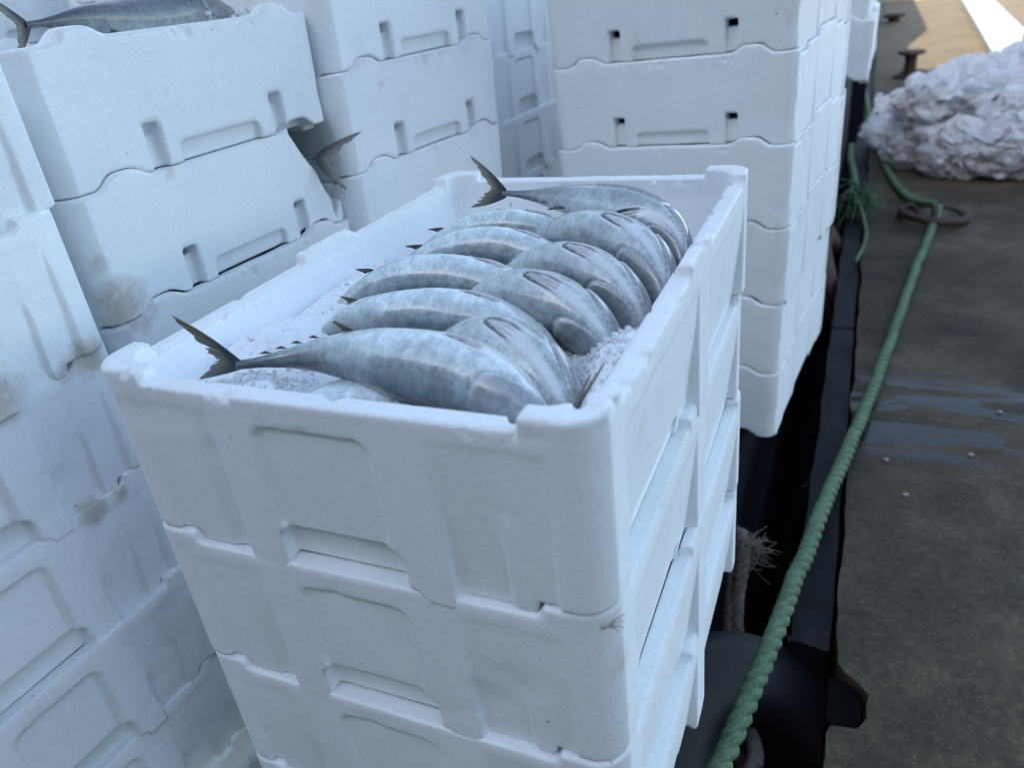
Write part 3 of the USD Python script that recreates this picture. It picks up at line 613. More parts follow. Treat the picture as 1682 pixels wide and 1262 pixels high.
        for kf, xf in enumerate((0.77, 0.82, 0.865, 0.905) if tail else ()):
            c, Tt, vv, sd, r = at(xf); b = c + vv * r * hv * .95
            P = np.array([[b + Tt * x * 0.005 + vv * z_ * 0.0024 * (1 - .7 * x) + Tt * z_ * .005 for z_ in (0, .5, 1)] for x in (0, .5, 1)])
            g, uv_ = fin_sheet(P, 0.0005); obj('finlet', (g[0] - org, g[1]), M_anal, th, smooth=True, uv=uv_)
    if tail:
        for kf, xf in enumerate((0.72, 0.77, 0.82, 0.865, 0.905) if dorsal else ()):
            c, Tt, vv, sd, r = at(xf); b = c - vv * r * hv * .98
            P = np.array([[b + Tt * x * 0.006 - vv * z_ * 0.0026 * (1 - .7 * x) + Tt * z_ * .006 for z_ in (0, .5, 1)] for x in (0, .5, 1)])
            g, uv_ = fin_sheet(P, 0.0005); obj('finlet', (g[0] - org, g[1]), M_tail, th, smooth=True, uv=uv_)
        tail_fin(th, org, C_[-1] - T[-1] * 0.004, *tail, seed=seed)
    return th
def tail_fin(parent, org, base, tipU, tipL, bend=0.0, seed=0, root=0.005, name='tail_fin'):
    base, tipU, tipL = map(lambda q: np.asarray(q, float), (base, tipU, tipL))
    rg = np.random.default_rng(seed + 50); nU, nW = 46, 16
    mid = base + ((tipU - base) + (tipL - base)) * 0.20
    nrm = unit(np.cross(tipU - base, tipL - base))
    rows = []
    jag = np.clip(rg.normal(0.95, 0.07, nU), .76, 1.06); jag[:4] = jag[-4:] = 1
    ud = unit(tipU - tipL)
    for i in range(nU):
        x = i / (nU - 1) * 2 - 1         # -1 lower, 1 upper
        tip = tipU if x > 0 else tipL; e = abs(x) ** 1.5
        end = mid * (1 - e) + tip * e
        st = base + ud * root * x
        rr = []
        for wv in np.linspace(0, 1, nW):
            ww = wv * (jag[i] if wv > .6 else 1)
            p = st * (1 - ww) + end * ww
            # leading edges sweep back
            p = p + ud * np.sign(x) * abs(x) ** 2 * 0.16 * np.linalg.norm(tip - base) * ww * (1 - ww)
            p = p + nrm * (bend * ww ** 2 + 0.0006 * math.cos(i * 1.9) * ww)
            rr.append(p)
        rows.append(rr)
    g, uv_ = fin_sheet(np.array(rows), 0.00055); uv_ = uv_[:, ::-1]
    obj(name, (g[0] - org, g[1]), M_tail, parent, smooth=True, uv=uv_)

FISH = {
'L0': [(-0.1413, 0.0916, -0.060), (-0.1692, 0.0805, -0.047), (-0.204, 0.066, -0.040), (-0.2602, 0.055, -0.047), (-0.31, 0.03, -0.066)],
'L1': [(-0.052, 0.066, -0.066), (-0.068, 0.0672, -0.042), (-0.090, 0.070, -0.022), (-0.1236, 0.0766, -0.010), (-0.1628, 0.0785, -0.005), (-0.2094, 0.0844, -0.006), (-0.2551, 0.0829, -0.008), (-0.2841, 0.0692, -0.008), (-0.3015, 0.0496, -0.004)],
'L2': [(-0.075, 0.15, -0.066), (-0.098, 0.165, -0.045), (-0.147, 0.1858, -0.024), (-0.1967, 0.1781, -0.012), (-0.2396, 0.1696, -0.012), (-0.2929, 0.1696, -0.026), (-0.325, 0.15, -0.05), (-0.355, 0.13, -0.06)],
'L3': [(-0.105, 0.235, -0.066), (-0.13, 0.250, -0.045), (-0.182, 0.2706, -0.026), (-0.2428, 0.2647, -0.014), (-0.2902, 0.252, -0.016), (-0.3243, 0.235, -0.03), (-0.34, 0.2, -0.045), (-0.355, 0.17, -0.05)],
'L4': [(-0.10, 0.325, -0.062), (-0.135, 0.343, -0.042), (-0.1857, 0.3574, -0.022), (-0.2307, 0.3549, -0.013), (-0.2777, 0.3466, -0.018), (-0.3124, 0.3331, -0.03), (-0.335, 0.29, -0.045), (-0.352, 0.26, -0.05)],
'L5': [(-0.12, 0.41, -0.055), (-0.1822, 0.437, -0.03), (-0.2294, 0.4296, -0.016), (-0.2827, 0.4205, -0.018), (-0.318, 0.4091, -0.03), (-0.338, 0.37, -0.04), (-0.352, 0.33, -0.05)],
'R1': [(-0.044, 0.078, -0.072), (-0.053, 0.085, -0.047), (-0.067, 0.095, -0.027), (-0.0906, 0.1083, -0.013), (-0.1277, 0.1301, -0.014), (-0.1728, 0.148, -0.036), (-0.225, 0.155, -0.066), (-0.28, 0.155, -0.07)],
'R2': [(-0.048, 0.196, -0.076), (-0.058, 0.203, -0.051), (-0.074, 0.207, -0.030), (-0.104, 0.2135, -0.013), (-0.1485, 0.2293, -0.014), (-0.1955, 0.2424, -0.036), (-0.245, 0.235, -0.066), (-0.29, 0.232, -0.07)],
'R3': [(-0.038, 0.249, -0.074), (-0.047, 0.258, -0.049), (-0.062, 0.267, -0.028), (-0.0931, 0.2818, -0.012), (-0.1376, 0.3029, -0.014), (-0.1878, 0.3189, -0.036), (-0.24, 0.318, -0.066), (-0.29, 0.315, -0.07)],
'R4': [(-0.029, 0.294, -0.064), (-0.039, 0.311, -0.041), (-0.056, 0.335, -0.021), (-0.0930, 0.3645, -0.008), (-0.1391, 0.3903, -0.010), (-0.1921, 0.4157, -0.030), (-0.25, 0.425, -0.058), (-0.29, 0.42, -0.06)],
'R5': [(-0.027, 0.360, -0.046), (-0.0405, 0.3837, -0.026), (-0.0644, 0.4115, -0.006), (-0.0998, 0.433, 0.004), (-0.1497, 0.4539, 0.006), (-0.2054, 0.4698, 0.008), (-0.2633, 0.4748, 0.012)]}
UPB = (0.0, 0.45, 0.9); UPF = [(0.45, -0.62, 0.62), (0.0, -0.1, 1.0)]; UPL = [(0.15, 0.30, 0.93), (0.0, 0.35, 0.93)]; UPL2 = [(0.1, 0.2, 0.97), (0, .25, 0.95)]
make_fish('pale fish belly mostly buried in ice against the front rim', FISH['L0'], (0, .2, 1), 0.024, 0.026, seed=1, pelvic=False, anal=False)
make_fish('nearest whole silver fish, its frayed tail standing over the left rim', FISH['L1'], UPL, 0.0275, 0.0265, tail=((-0.3267, 0.0329, 0.045), (-0.3478, 0.0558, -0.020), 0.004), seed=2)
make_fish('second pale fish from the front in the left row', FISH['L2'], UPL2, 0.0245, 0.0235, seed=3)
make_fish('third pale fish from the front in the left row', FISH['L3'], UPL2, 0.0255, 0.023, seed=4)
make_fish('fourth pale fish from the front in the left row', FISH['L4'], UPL2, 0.0235, 0.022, seed=5)
make_fish('rearmost pale fish of the left row, below the fish with raised tail', FISH['L5'], UPL2, 0.0225, 0.021, seed=6)
make_fish('belly-up fish with white throat in the near right corner of the box', FISH['R1'], UPF, 0.0265, 0.0260, mat_=M_grey, seed=7, anal=False)
make_fish('second belly-up fish from the front in the right row, head in ice', FISH['R2'], UPF, 0.0255, 0.0255, mat_=M_grey, seed=8, anal=False)
make_fish('third belly-up fish from the front in the right row, jaws against the rim', FISH['R3'], UPF, 0.0260, 0.0245, mat_=M_grey, seed=9, anal=False)
make_fish('darker belly-up fish of the right row, below the rearmost fish', FISH['R4'], UPF, 0.0275, 0.0265, mat_=M_grey, seed=10, anal=False)
make_fish('rearmost grey fish on its side, forked tail raised over the back rim', FISH['R5'], [(0.55, -0.75, 0.35), (0.0, -0.96, -0.1)], 0.030, 0.0235, tail=((-0.3075, 0.4944, 0.052), (-0.3111, 0.4862, -0.008), 0.003), mat_=M_grey, seed=11, pelvic=True)

# the large fish on the upper left box, and the tail at the broken corner
M_bigskin = skin('dark_fish_skin', 0.55, 0.10)
bigpts = [(-0.72, 0.640, 0.205), (-0.735, 0.60, 0.232), (-0.745, 0.52, 0.236), (-0.75, 0.46, 0.238), (-0.75, 0.39, 0.246), (-0.75, 0.335, 0.2465), (-0.75, 0.318, 0.2465)]
make_fish('large dark scratched fish lying over the rim of the upper left box', bigpts, (0.75, 0, -0.6), 0.030, 0.03, tail=((-0.745, 0.272, 0.285), (-0.74, 0.285, 0.212), 0.002), group='large fish in the left stacks', mat_=M_bigskin, seed=21, pelvic=False)
tpts = [(-0.71, 0.32, 0.0), (-0.71, 0.38, 0.02), (-0.70, 0.45, 0.032), (-0.665, 0.53, 0.036), (-0.611, 0.594, 0.036)]
make_fish('dark fish whose tail sticks out at the broken box corner', tpts, (0.5, 0, -0.8), 0.024, 0.022, tail=((-0.562, 0.650, 0.060), (-0.566, 0.590, -0.012), 0.002), group='large fish in the left stacks', mat_=M_bigskin, seed=22, pelvic=False, anal=False)

# stray tails: rays over the near right corner, and between the two front boxes
M_ray = simple('pale_fin_ray', (0.30, 0.28, 0.22), .5, .3, 300, .2, 500)
def stray(label, base, a, b, seed):
    t = thing('tail_fin', label, 'fish tail', base); tail_fin(t, np.array(base), np.array(base), a, b, 0.001, seed, root=0.002, name='fin_rays'); return t
stray('olive tail rays poking out beside the near right corner', (-0.036, 0.046, -0.018), (-0.0225, 0.088, 0.004), (-0.030, 0.079, -0.002), 31)
t = thing('tail_fin', 'small pale tail rays caught between the two upper boxes of the front stack', 'fish tail', (-0.004, -0.001, -0.137))
for a_, b_ in (((.006, .004, .004), (.011, .007, .007)), ((.006, .003, .002), (.011, .006, .002)), ((.006, .003, -.001), (.010, .005, -.003)), ((.005, .002, -.002), (.008, .003, -.006))):
    obj('ray', sweep(curve([(0, 0, 0), a_, b_], 8), np.linspace(.0008, .0002, 8), 5), M_ray, t, smooth=True)
obj('stub', sweep([(-.003, -.0015, -.0005), (0, 0, 0), (.004, .002, .001)], [.0018, .0015, .0007], 7), M_ray, t, smooth=True)

# ------------------------------------------------------------------ ice
def ice_height(x, y):
    p = np.stack([x * 9, y * 9, 0 * x], -1); q = np.stack([x * 60, y * 60, 0 * x], -1); r_ = np.stack([x * 170, y * 170, 0 * x], -1)
    z = -0.046 + 0.022 * (fbm(p, 2, 3) - .5) + 0.010 * (fbm(q, 3, 5) - .5) + 0.0032 * (fbm(r_, 2, 6) - .5)
    z = z + 0.036 * np.exp(-(((x + 0.285) / 0.06) ** 2 + ((y - 0.045) / 0.035) ** 2)) + 0.043 * np.exp(-(((x + 0.024) / 0.036) ** 2 + ((y - 0.140) / 0.060) ** 2))
    z = z + 0.016 * np.exp(-(((x + 0.33) / 0.05) ** 2 + ((y - 0.13) / 0.05) ** 2)) + 0.022 * np.exp(-(((x + 0.11) / 0.08) ** 2 + ((y - 0.028) / 0.022) ** 2))
    z = z + 0.024 * np.exp(-((x + 0.345) / 0.045) ** 2) * (1 - sst(y, 0.30, 0.42)) * sst(y, 0.06, 0.12) + 0.010 * np.exp(-(((x + 0.06) / 0.04) ** 2 + ((y - 0.05) / 0.03) ** 2))
    z = z - 0.05 * sst(y, 0.40, 0.52)
    return z
xs = np.arange(-0.381, -0.0185, 0.0028); ys = np.arange(0.0185, 0.582, 0.0028)
XX, YY = np.meshgrid(xs, ys, indexing='ij'); ZZ = ice_height(XX, YY)
V = np.stack([XX, YY, ZZ], -1).reshape(-1, 3); n, m = XX.shape
i, j = np.meshgrid(np.arange(n - 1), np.arange(m - 1), indexing='ij'); a_ = i * m + j
Fq = np.stack([a_, a_ + m, a_ + m + 1, a_ + 1], -1).reshape(-1, 4)
tag(obj('crushed_ice', (V, Fq), M_ice, smooth=True), 'crushed ice filling the open front box around the fish', 'ice', kind='stuff')
rg = np.random.default_rng(77)
def chip(c, r):
    p = rg.normal(size=(9, 3)); p /= np.linalg.norm(p, axis=1, keepdims=True); p *= rg.uniform(.55, 1.1, (9, 1)) * np.array([1, .8, .55]); q = trimesh.transformations.random_rotation_matrix(rg.random(3))[:3, :3]
    h_ = ConvexHull(p); t = trimesh.Trimesh(p, h_.simplices, process=False); t.fix_normals(); t.vertices = t.vertices @ q.T * r + c; return t
chips = []
for k in range(1900):
    u = rg.random()
    if u < .35: x, y = rg.normal(-0.27, 0.045), rg.normal(0.045, 0.025)
    elif u < .6: x, y = rg.normal(-0.035, 0.022), rg.normal(0.14, 0.05)
    elif u < .75: x, y = rg.normal(-0.10, 0.05), rg.normal(0.034, 0.012)
    else: x, y = rg.uniform(-0.375, -0.025), rg.uniform(0.022, 0.50)
    if not (-0.378 < x < -0.021 and 0.021 < y < 0.56): continue
    z = float(ice_height(np.array(x), np.array(y)))
    chips.append(chip(np.array([x, y, z + rg.uniform(-.0005, .002)]), (0.0011 + 0.0042 * rg.random() ** 2.5) * (1.7 if rg.random() < .04 else 1)))
tag(obj('ice_chips', cat_(*chips), M_icechip, smooth=False), 'loose chips of clear ice scattered over the crushed ice', 'ice', kind='stuff')
lump = []
for k in range(26):
    lump.append(chip(np.array([-0.70 + rg.normal(0, .02), 0.60 + rg.normal(0, .035), 0.222 + rg.uniform(-.01, .012)]), rg.uniform(.006, .014)))
tag(obj('ice_lumps', cat_(*lump), M_icechip, smooth=False), 'pale lumps of ice on the upper left box beside the large fish', 'ice', kind='stuff')

# ------------------------------------------------------------------ ropes, ring, bollard, fenders
M_green = mat('green_rope_fibre', {'tc': ('geometry', {}), 'n': ('noise_texture', {'scale': 260.0, 'detail': 4.0}), 'n2': ('noise_texture', {'scale': 16.0, 'detail': 6.0, 'roughness': 0.7}),
    'r': ('rgb_ramp', {'ramp': [(0.28, (0.028, 0.060, 0.032)), (0.5, (0.075, 0.155, 0.082)), (0.72, (0.20, 0.285, 0.18))]}), 'mx': ('mix', {'mix_type': 'mix', 'fac': .4}), 'b': ('bump', {'strength': .6, 'distance': .001}),
    'p': ('principled_bsdf', {'roughness': 0.65})}, [('tc.position', 'n.vector'), ('tc.position', 'n2.vector'), ('n.fac', 'mx.color1'), ('n2.fac', 'mx.color2'), ('mx.color', 'r.fac'), ('r.color', 'p.base_color'), ('n.fac', 'b.height'), ('b.normal', 'p.normal')])
M_tan = simple('old_rope_fibre', (0.11, 0.095, 0.08), 0.85, 0.35, 90, 0.6, 300)
def rope(parent, pts, r, M, n=500, pitch=0.045, strands=3):
    P = curve(pts, n); L = np.r_[0, np.cumsum(np.linalg.norm(np.diff(P, axis=0), axis=1))]
    P = P + (np.stack([fbm(np.c_[L * 9, L * 0, L * 0], 2, 1), fbm(np.c_[L * 9, L * 0, L * 0], 2, 2), fbm(np.c_[L * 9, L * 0, L * 0], 2, 3)], 1) - .5) * r * .7
    T, N, B = frames(P)
    for k in range(strands):
        ph = L / pitch * 2 * np.pi + k * 2 * np.pi / strands + 2.2 * fbm(np.c_[L * 6, L * 0, L * 0], 2, 8)
        q = P + (np.cos(ph)[:, None] * N + np.sin(ph)[:, None] * B) * r * 0.42
        obj('strand', sweep(q, r * 0.62 * (1 + 0.05 * np.sin(L * 300 + k)), 9), M, parent, smooth=True)
g = thing('mooring_rope', 'long green twisted mooring rope running up the quay to the iron ring', 'rope')
rope(g, [(-0.07, -0.10, -0.70), (-0.008, 0.16, -0.695), (0.032, 0.40, -0.705), (0.068, 0.66, -0.72), (0.103, 0.93, -0.745), (0.160, 1.32, -0.772), (0.25, 1.95, -0.782), (0.33, 2.53, -0.782), (0.395, 2.94, -0.775), (0.415, 3.06, -0.745)], 0.0150, M_green, 1500, 0.080)
g = thing('mooring_rope', 'green rope leading from the iron ring back along the quay edge', 'rope')
rope(g, [(0.40, 3.08, -0.735), (0.345, 3.22, -0.765), (0.285, 3.47, -0.782), (0.215, 4.05, -0.78), (0.15, 4.9, -0.775), (0.095, 5.9, -0.74), (0.05, 6.6, -0.70)], 0.0150, M_green, 700, 0.055)
g = thing('frayed_rope', 'frayed bright green rope end hanging off the quay edge', 'rope')
rope(g, [(0.060, 4.3, -0.76), (0.075, 3.75, -0.745), (0.095, 3.45, -0.735), (0.112, 3.25, -0.735)], 0.018, M_green, 120, .05)
fr = []
for k in range(200):
    a0 = np.array([0.105, 3.30, -0.735]) + rg.normal(0, .012, 3)
    d = np.array([0.03, -0.15, -0.05]) + rg.normal(0, .045, 3)
    fr.append(sweep(curve([a0, a0 + d * .5 + rg.normal(0, .015, 3), a0 + d + rg.normal(0, .03, 3) + np.array([0, 0, -.03])], 10), 0.0017, 5))
tag(obj('frayed_end', cat_(*fr), M_green, g, smooth=True), kind='stuff')
rope(g, [(0.115, 3.15, -0.74), (0.155, 2.90, -0.785), (0.152, 2.68, -0.785), (0.128, 2.52, -0.79)], 0.008, M_green, 80, .03)

ring = thing('mooring_ring', 'rusty iron mooring ring lying on the quay with the green rope through it', 'mooring ring', (0.40, 3.09, QZ))
aa = np.linspace(0, 2 * np.pi, 60)
P = np.stack([0.118 * np.cos(aa), 0.160 * np.sin(aa), 0.018 + 0.02 * np.cos(aa + 2.2)], -1)
obj('ring', sweep(P, 0.0155, 12), M_rust, ring, smooth=True)
obj('staple', sweep(curve([(-.008, -.15, -.03), (-.008, -.145, .045), (-.006, -.115, .075), (-.004, -.085, .05), (-.004, -.08, -.03)], 40), 0.013, 10), M_rust, ring, smooth=True)
obj('staple', sweep(curve([(-.11, .02, -.02), (-.11, .02, .03), (-.085, .03, .045), (-.06, .03, .02), (-.06, .03, -.02)], 30), 0.010, 10), M_rust, ring, smooth=True)

def lathe(prof, n=32):
    m = trimesh.creation.revolve(np.array(prof), sections=n); return m
bol = thing('mooring_bollard', 'short rusty mooring post with a flat cap on the quay', 'bollard', (0.404, 6.98, QZ))
obj('post', lathe([(0, 0), (.052, 0), (.050, .012), (.046, .06), (.044, .145), (.05, .165), (0, .166)]), M_rust, bol, smooth=40)
obj('cap', lathe([(0, .16), (.055, .163), (.098, .172), (.104, .184), (.096, .198), (.05, .203), (0, .204)]), M_rust, bol, smooth=40)
obj('base_plate', lathe([(0, 0), (.12, 0), (.12, .014), (.11, .018), (0, .018)]), M_rust, bol, smooth=30)
for k in range(4): obj('bolt', lathe([(0, .016), (.013, .016), (.013, .03), (.008, .036), (0, .036)], 6).apply_translation((.09 * math.cos(k * 1.571 + .6), .09 * math.sin(k * 1.571 + .6), 0)), M_rust, bol, smooth=False)
bol2 = thing('mooring_bollard', 'low dark bollard far along the quay in the shade', 'bollard', (0.335, 12.0, QZ))
obj('post', lathe([(0, 0), (.08, 0), (.07, .03), (.065, .06), (0, .062)]), M_rust, bol2, smooth=40)
obj('cap', lathe([(0, .055), (.13, .06), (.15, .08), (.12, .10), (0, .105)]), M_rust, bol2, smooth=40)

def tyre(name, label, c, nrm, R, r, M):
    t = thing(name, label, 'tyre fender', c)
    n = unit(nrm); u = unit(np.cross(n, [0, 1.0, 0])); v = np.cross(n, u)
    nu, nv = 72, 36; a = np.arange(nu) * 2 * np.pi / nu; b = np.arange(nv) * 2 * np.pi / nv
    A, B = np.meshgrid(a, b, indexing='ij')
    cx = np.sign(np.cos(B)) * np.abs(np.cos(B)) ** .7; cz = np.sign(np.sin(B)) * np.abs(np.sin(B)) ** .6
    open_ = 0.0
    rr = R - r + r * cx; zz = r * 1.05 * cz
    rr = rr - 0.006 * ((np.abs(((a * 48 / (2 * np.pi)) % 1) - .5) < .14)[:, None] & (cx > .75)) - 0.008 * (np.abs(np.abs(zz) - r * .35) < .006) * (cx > .8)
    V = (rr * np.cos(A))[..., None] * u + (rr * np.sin(A))[..., None] * v + zz[..., None] * n
    i, j = np.meshgrid(np.arange(nu), np.arange(nv), indexing='ij'); p = lambda x, y: (x % nu) * nv + y % nv
    F = np.stack([p(i, j), p(i + 1, j), p(i + 1, j + 1), p(i, j + 1)], -1).reshape(-1, 4)
    m = trimesh.Trimesh(V.reshape(-1, 3), np.vstack([F[:, :3], F[:, [0, 2, 3]]]), process=False)
    if m.volume < 0: m.invert()
    obj('rubber_tyre', m, M, t, smooth=40); return t
tyre('tyre_fender', 'black tyre fender wedged between boat and quay, bottom right', (0.062, 0.455, -0.955), (0.60, -0.12, 0.79), 0.270, 0.075, M_rubber)
tyre('tyre_fender', 'reddish worn tyre fender in the gap behind the tall right stack', (0.050, 2.62, -0.93), (0.93, 0, 0.36), 0.27, 0.060, M_redrust)
g = thing('fender_rope', 'old tan rope with a frayed end holding the tyre beside the front stack', 'rope')
rope(g, [(-0.028, 0.83, -0.72), (-0.016, 0.785, -0.735), (-0.020, 0.75, -0.79), (-0.012, 0.71, -0.86), (0.00, 0.66, -0.91), (0.02, 0.60, -0.93), (0.045, 0.52, -0.90), (0.05, 0.47, -0.875), (0.03, 0.43, -0.90)], 0.013, M_tan, 260, .05)
rope(g, [(-0.030, 0.80, -0.74), (-0.030, 0.72, -0.84), (-0.014, 0.64, -0.93), (0.012, 0.56, -0.96), (0.035, .50, -.95)], 0.011, M_tan, 200, .05)
fr = []
for k in range(220):
    a0 = np.array([-0.022, 0.80, -0.735]) + rg.normal(0, .006, 3); d = np.array([0.018, 0.0, 0.006]) + rg.normal(0, .010, 3)
    fr.append(sweep(curve([a0, a0 + d * .5 + rg.normal(0, .005, 3), a0 + d + rg.normal(0, .012, 3)], 9), 0.0006, 4))
tag(obj('frayed_end', cat_(*fr), simple('frayed_fibre', (0.17, 0.155, 0.13), .9, .3), g, smooth=True), kind='stuff')

# ------------------------------------------------------------------ heap of white netting on the quay
M_net = mat('white_netting', {'tc': ('geometry', {}), 'n': ('noise_texture', {'scale': 22.0, 'detail': 4.0, 'roughness': 0.55}), 'w': ('voronoi_texture', {'scale': 42.0, 'feature': 'distance_to_edge'}),
    'r': ('rgb_ramp', {'ramp': [(0.25, (0.66, 0.67, 0.69)), (0.5, (0.80, 0.81, 0.83)), (0.7, (0.86, 0.87, 0.88))]}),
    'b': ('bump', {'strength': 0.35, 'distance': 0.008}), 'd': ('principled_bsdf', {'roughness': 0.35}), 't': ('translucent_bsdf', {'color': (0.6, 0.62, 0.66)}), 'm': ('mix_closure', {'fac': 0.42}), 'tr': ('transparent_bsdf', {}), 'm2': ('mix_closure', {}),
    'hr': ('rgb_ramp', {'ramp': [(0.04, (0.03, 0.03, 0.03)), (0.16, (0.55, 0.55, 0.55))]}), 'hn': ('rgb_ramp', {'ramp': [(0.38, (1.15, 1.15, 1.15)), (0.62, (0.15, 0.15, 0.15))]}), 'hm': ('mix', {'mix_type': 'multiply', 'fac': 1.0})},
    [('tc.position', 'n.vector'), ('tc.position', 'w.vector'), ('n.fac', 'r.fac'), ('r.color', 'd.base_color'), ('n.fac', 'b.height'), ('b.normal', 'd.normal'), ('b.normal', 't.normal'), ('d.BSDF', 'm.closure1'), ('t.BSDF', 'm.closure2'), ('w.distance', 'hr.fac'), ('n.fac', 'hn.fac'), ('hr.color', 'hm.color1'), ('hn.color', 'hm.color2'), ('hm.color', 'm2.fac'), ('m.closure', 'm2.closure1'), ('tr.BSDF', 'm2.closure2')], surface='m2.closure')
M_film = mat('white_net_film', {'tc': ('geometry', {}), 'n': ('noise_texture', {'scale': 40.0, 'detail': 4.0}), 'r': ('rgb_ramp', {'ramp': [(0.35, (0.74, 0.75, 0.78)), (0.65, (0.88, 0.89, 0.91))]}),
    'd': ('principled_bsdf', {'roughness': 0.3}), 't': ('translucent_bsdf', {'color': (0.82, 0.84, 0.88)}), 'm': ('mix_closure', {'fac': 0.42}), 'tr': ('transparent_bsdf', {}), 'm2': ('mix_closure', {}), 'hr': ('rgb_ramp', {'ramp': [(0.35, (0.24, 0.24, 0.24)), (0.65, (0.04, 0.04, 0.04))]})},
    [('tc.position', 'n.vector'), ('n.fac', 'r.fac'), ('r.color', 'd.base_color'), ('d.BSDF', 'm.closure1'), ('t.BSDF', 'm.closure2'), ('n.fac', 'hr.fac'), ('hr.color', 'm2.fac'), ('m.closure', 'm2.closure1'), ('tr.BSDF', 'm2.closure2')], surface='m2.closure')
heap = thing('net_heap', 'big crumpled heap of white netting and plastic on the quay', 'fishing nets', (0.6, 4.2, QZ))
rn = np.random.default_rng(3)
def crumple(c, rad, seed):
    m = trimesh.creation.icosphere(subdivisions=5); v = np.array(m.vertices)
    d = 0.55 * (fbm(v * 1.3 + seed * 5.1, 2, seed) - .5) + 0.13 * (np.abs(fbm(v * 2.6 + seed * 3.3, 2, seed + 1) * 2 - 1) * 2 - .5)
    w_ = v + 0.5 * np.stack([fbm(v * 1.6 + 9, 2, seed + 2), fbm(v * 1.6 + 5, 2, seed + 3), fbm(v * 1.6 + 1, 2, seed + 4)], -1)
    ax = rn.normal(size=3); ax /= np.linalg.norm(ax)
    d = d + 0.030 * np.abs(np.sin((w_ @ ax) * 13)) + 0.010 * np.abs(np.sin((w_ @ np.roll(ax, 1)) * 29))     # gathers and folds
    v = v * (0.92 + d)[:, None] * np.array(rad) + np.array(c); v[:, 2] = np.maximum(v[:, 2], 0.003 + 0.004 * fbm(v * 30, 2, 1)); return trimesh.Trimesh(v, m.faces, process=False)
LUMPS = [((-0.08, -0.42, .10), (.17, .15, .13)), ((0.13, -0.47, .13), (.19, .16, .14)), ((-.24, -.22, .10), (.17, .16, .12)), ((-.36, .18, .09), (.14, .2, .10)), ((-.16, -.08, .22), (.22, .2, .15)), ((.10, -.2, .27), (.22, .2, .15)), ((.36, -.42, .13), (.17, .16, .14)),
         ((.36, -.1, .26), (.24, .22, .18)), ((.05, .12, .33), (.22, .22, .13)), ((.30, .22, .38), (.22, .2, .13)), ((.62, -.25, .15), (.22, .2, .16)), ((.68, .1, .30), (.26, .25, .18)), ((.62, .38, .36), (.24, .22, .16)), ((-.2, .34, .14), (.26, .22, .14)), ((.12, .5, .2), (.4, .3, .18)), ((.95, 0, .2), (.3, .4, .22)), ((-.12, -.30, .08), (.12, .12, .09))]
LUMPS += [((rn.uniform(-.35, .9), rn.uniform(-.45, .3), rn.uniform(.04, .34)), tuple(rn.uniform(.09, .15, 3))) for _ in range(12)]
for k, (c, r_) in enumerate(LUMPS): obj('net_bundle', crumple(c, r_, k), M_net, heap, smooth=True)
def ruffle(c, nrm, rad, seed):
    n_ = 44; g_ = np.linspace(-1, 1, n_); A_, B_ = np.meshgrid(g_, g_, indexing='ij')
    q = np.sqrt(A_ ** 2 + B_ ** 2) / np.maximum(np.maximum(np.abs(A_), np.abs(B_)), 1e-6); A_, B_ = A_ / q, B_ / q      # square to disc
    r_ = np.hypot(A_, B_); t_ = np.arctan2(B_, A_); r0 = np.random.default_rng(seed)
    k1, k2, p1, p2 = r0.integers(3, 6), r0.integers(7, 12), r0.uniform(0, 6.3), r0.uniform(0, 6.3)
    wob = fbm(np.stack([A_ * 2 + seed, B_ * 2, 0 * A_], -1), 3, seed) - .5
    z = 0.30 * r_ * np.sin(k1 * t_ + p1 + 3 * wob) + 0.13 * r_ ** 1.5 * np.sin(k2 * t_ + p2 + 5 * wob) + 0.55 * wob - 0.55 * r_ ** 2
    rr = 1 + .25 * np.sin(k1 * t_ + p2)
    u = unit(np.cross(nrm, [0.3, 0.2, 1.0])); v_ = np.cross(nrm, u)
    P = np.array(c) + rad * (A_ * rr)[..., None] * u + rad * (B_ * rr)[..., None] * v_ + rad * z[..., None] * np.array(nrm)
    P[..., 2] = np.maximum(P[..., 2], 0.004); g2, _ = fin_sheet(P, 0.0012); return g2
for k in range(95):
    c, r_ = LUMPS[rn.integers(len(LUMPS))]; th0 = rn.uniform(2.6, 6.8); ph = rn.uniform(-.1, 1.35)
    d_ = np.array([math.cos(th0) * math.cos(ph), math.sin(th0) * math.cos(ph), math.sin(ph)])
    p = np.array(c) + np.array(r_) * 0.97 * d_; p[2] = max(p[2], .03)
    obj('net_fold', ruffle(p, unit(d_ + rn.normal(0, .35, 3)), rn.uniform(.055, .12), 200 + k), M_film, heap, smooth=True)
cords = []
for k in range(70):
    c, r_ = LUMPS[rn.integers(len(LUMPS))]; th0 = rn.uniform(0, 6.28); pts = []
    for q in range(6):
        th0 += rn.normal(0.3, .35); ph = rn.uniform(.1, 1.2); pts.append(np.array(c) + np.array(r_) * 1.03 * np.array([math.cos(th0) * math.cos(ph), math.sin(th0) * math.cos(ph), math.sin(ph)]))
    cords.append(sweep(curve(pts, 40), rn.uniform(.002, .0045), 5))
tag(obj('cord', cat_(*cords), simple('white_cord', (0.7, 0.7, 0.7), .7), heap, smooth=True), kind='stuff')
dark = []
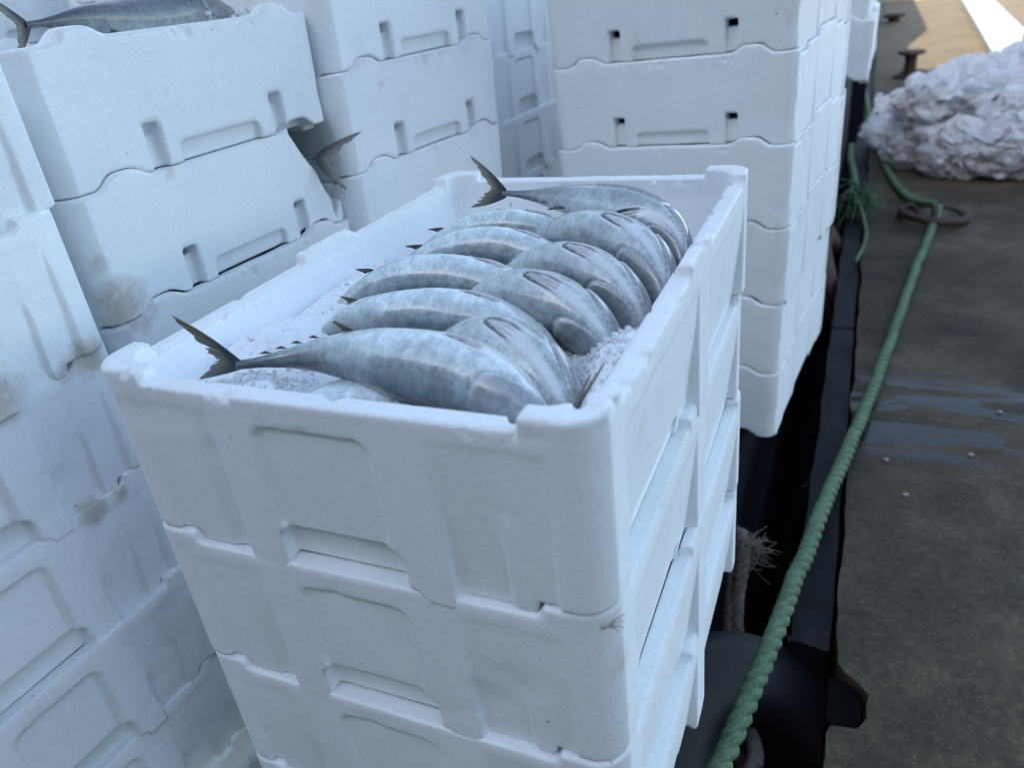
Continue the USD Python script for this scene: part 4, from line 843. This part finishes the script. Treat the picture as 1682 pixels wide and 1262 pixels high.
for k in range(26):
    c, r_ = LUMPS[rn.integers(5, len(LUMPS) - 1)]; th0 = rn.uniform(3.3, 6.1); ph = rn.uniform(.2, 1.3)
    p = np.array(c) + np.array(r_) * 1.0 * np.array([math.cos(th0) * math.cos(ph), math.sin(th0) * math.cos(ph), math.sin(ph)])
    q = trimesh.creation.icosphere(subdivisions=2, radius=1.0); q.vertices *= np.array([.026, .009, .008]) * rn.uniform(.6, 1.3); q.apply_transform(trimesh.transformations.random_rotation_matrix(rn.random(3))); q.apply_translation(p); dark.append(q)
tag(obj('net_float', cat_(*dark), simple('net_float_dark', (0.05, 0.045, 0.04), .6), heap, smooth=True), kind='stuff')

# long white plank along the quay, stones, far clutter
plk = thing('white_plank', 'long white painted plank lying along the quay at the upper right', 'plank', (1.06, 7.0, QZ), (0, 0, -2.0))
M_plank = simple('white_plank_paint', (0.40, 0.44, 0.48), .5, .08, 5, .2, 40)
obj('board', box((0.16, 5.0, 0.03), (0.36, 10.4, 0.05)), M_plank, plk, smooth=False)
obj('upstand', box((-0.035, 5.0, 0.035), (0.02, 10.4, 0.066)), M_plank, plk, smooth=False)
M_peb = simple('pale_stone', (0.30, 0.29, 0.28), .8, .15)
for k, (x, y, r_, lb_) in enumerate([(0.226, 1.255, .0048, 'small white pebble at the edge of the wet patch beside the green rope'), (0.394, 1.315, .0048, 'small white pebble in the wet patch, right of the rope'), (0.262, 1.13, .0055, 'dull pinkish pebble on the dry concrete below the wet patch'), (0.47, 1.52, .005, 'white pebble at the far side of the wet patch'), (0.45, .86, .004, 'white pebble near the right edge of the picture')]):
    m = trimesh.creation.icosphere(subdivisions=2, radius=r_); m.vertices = m.vertices * (0.75 + .5 * fbm(m.vertices * 120, 2, k))[:, None] * np.array([1.2, 1, .7])
    tag(obj('pebble', m.apply_translation((x, y, QZ + r_ * .5)), M_peb, smooth=True), lb_, 'pebble', 'pebbles on the quay')
pal = thing('pallet', 'pale wooden pallet lying far off on the quay at the top edge', 'pallet', (0.45, 16.2, QZ), (0, 0, 8))
M_pal = simple('pallet_wood', (0.42, 0.39, 0.34), .8, .2, 9)
for k in range(3): obj('bearer', box((0, -.4 + k * .4, .05), (1.2, .09, .09)), M_pal, pal, smooth=False)
for k in range(6): obj('slat', box((-.52 + k * .208, 0, .106), (.14, .95, .02)), M_pal, pal, smooth=False)
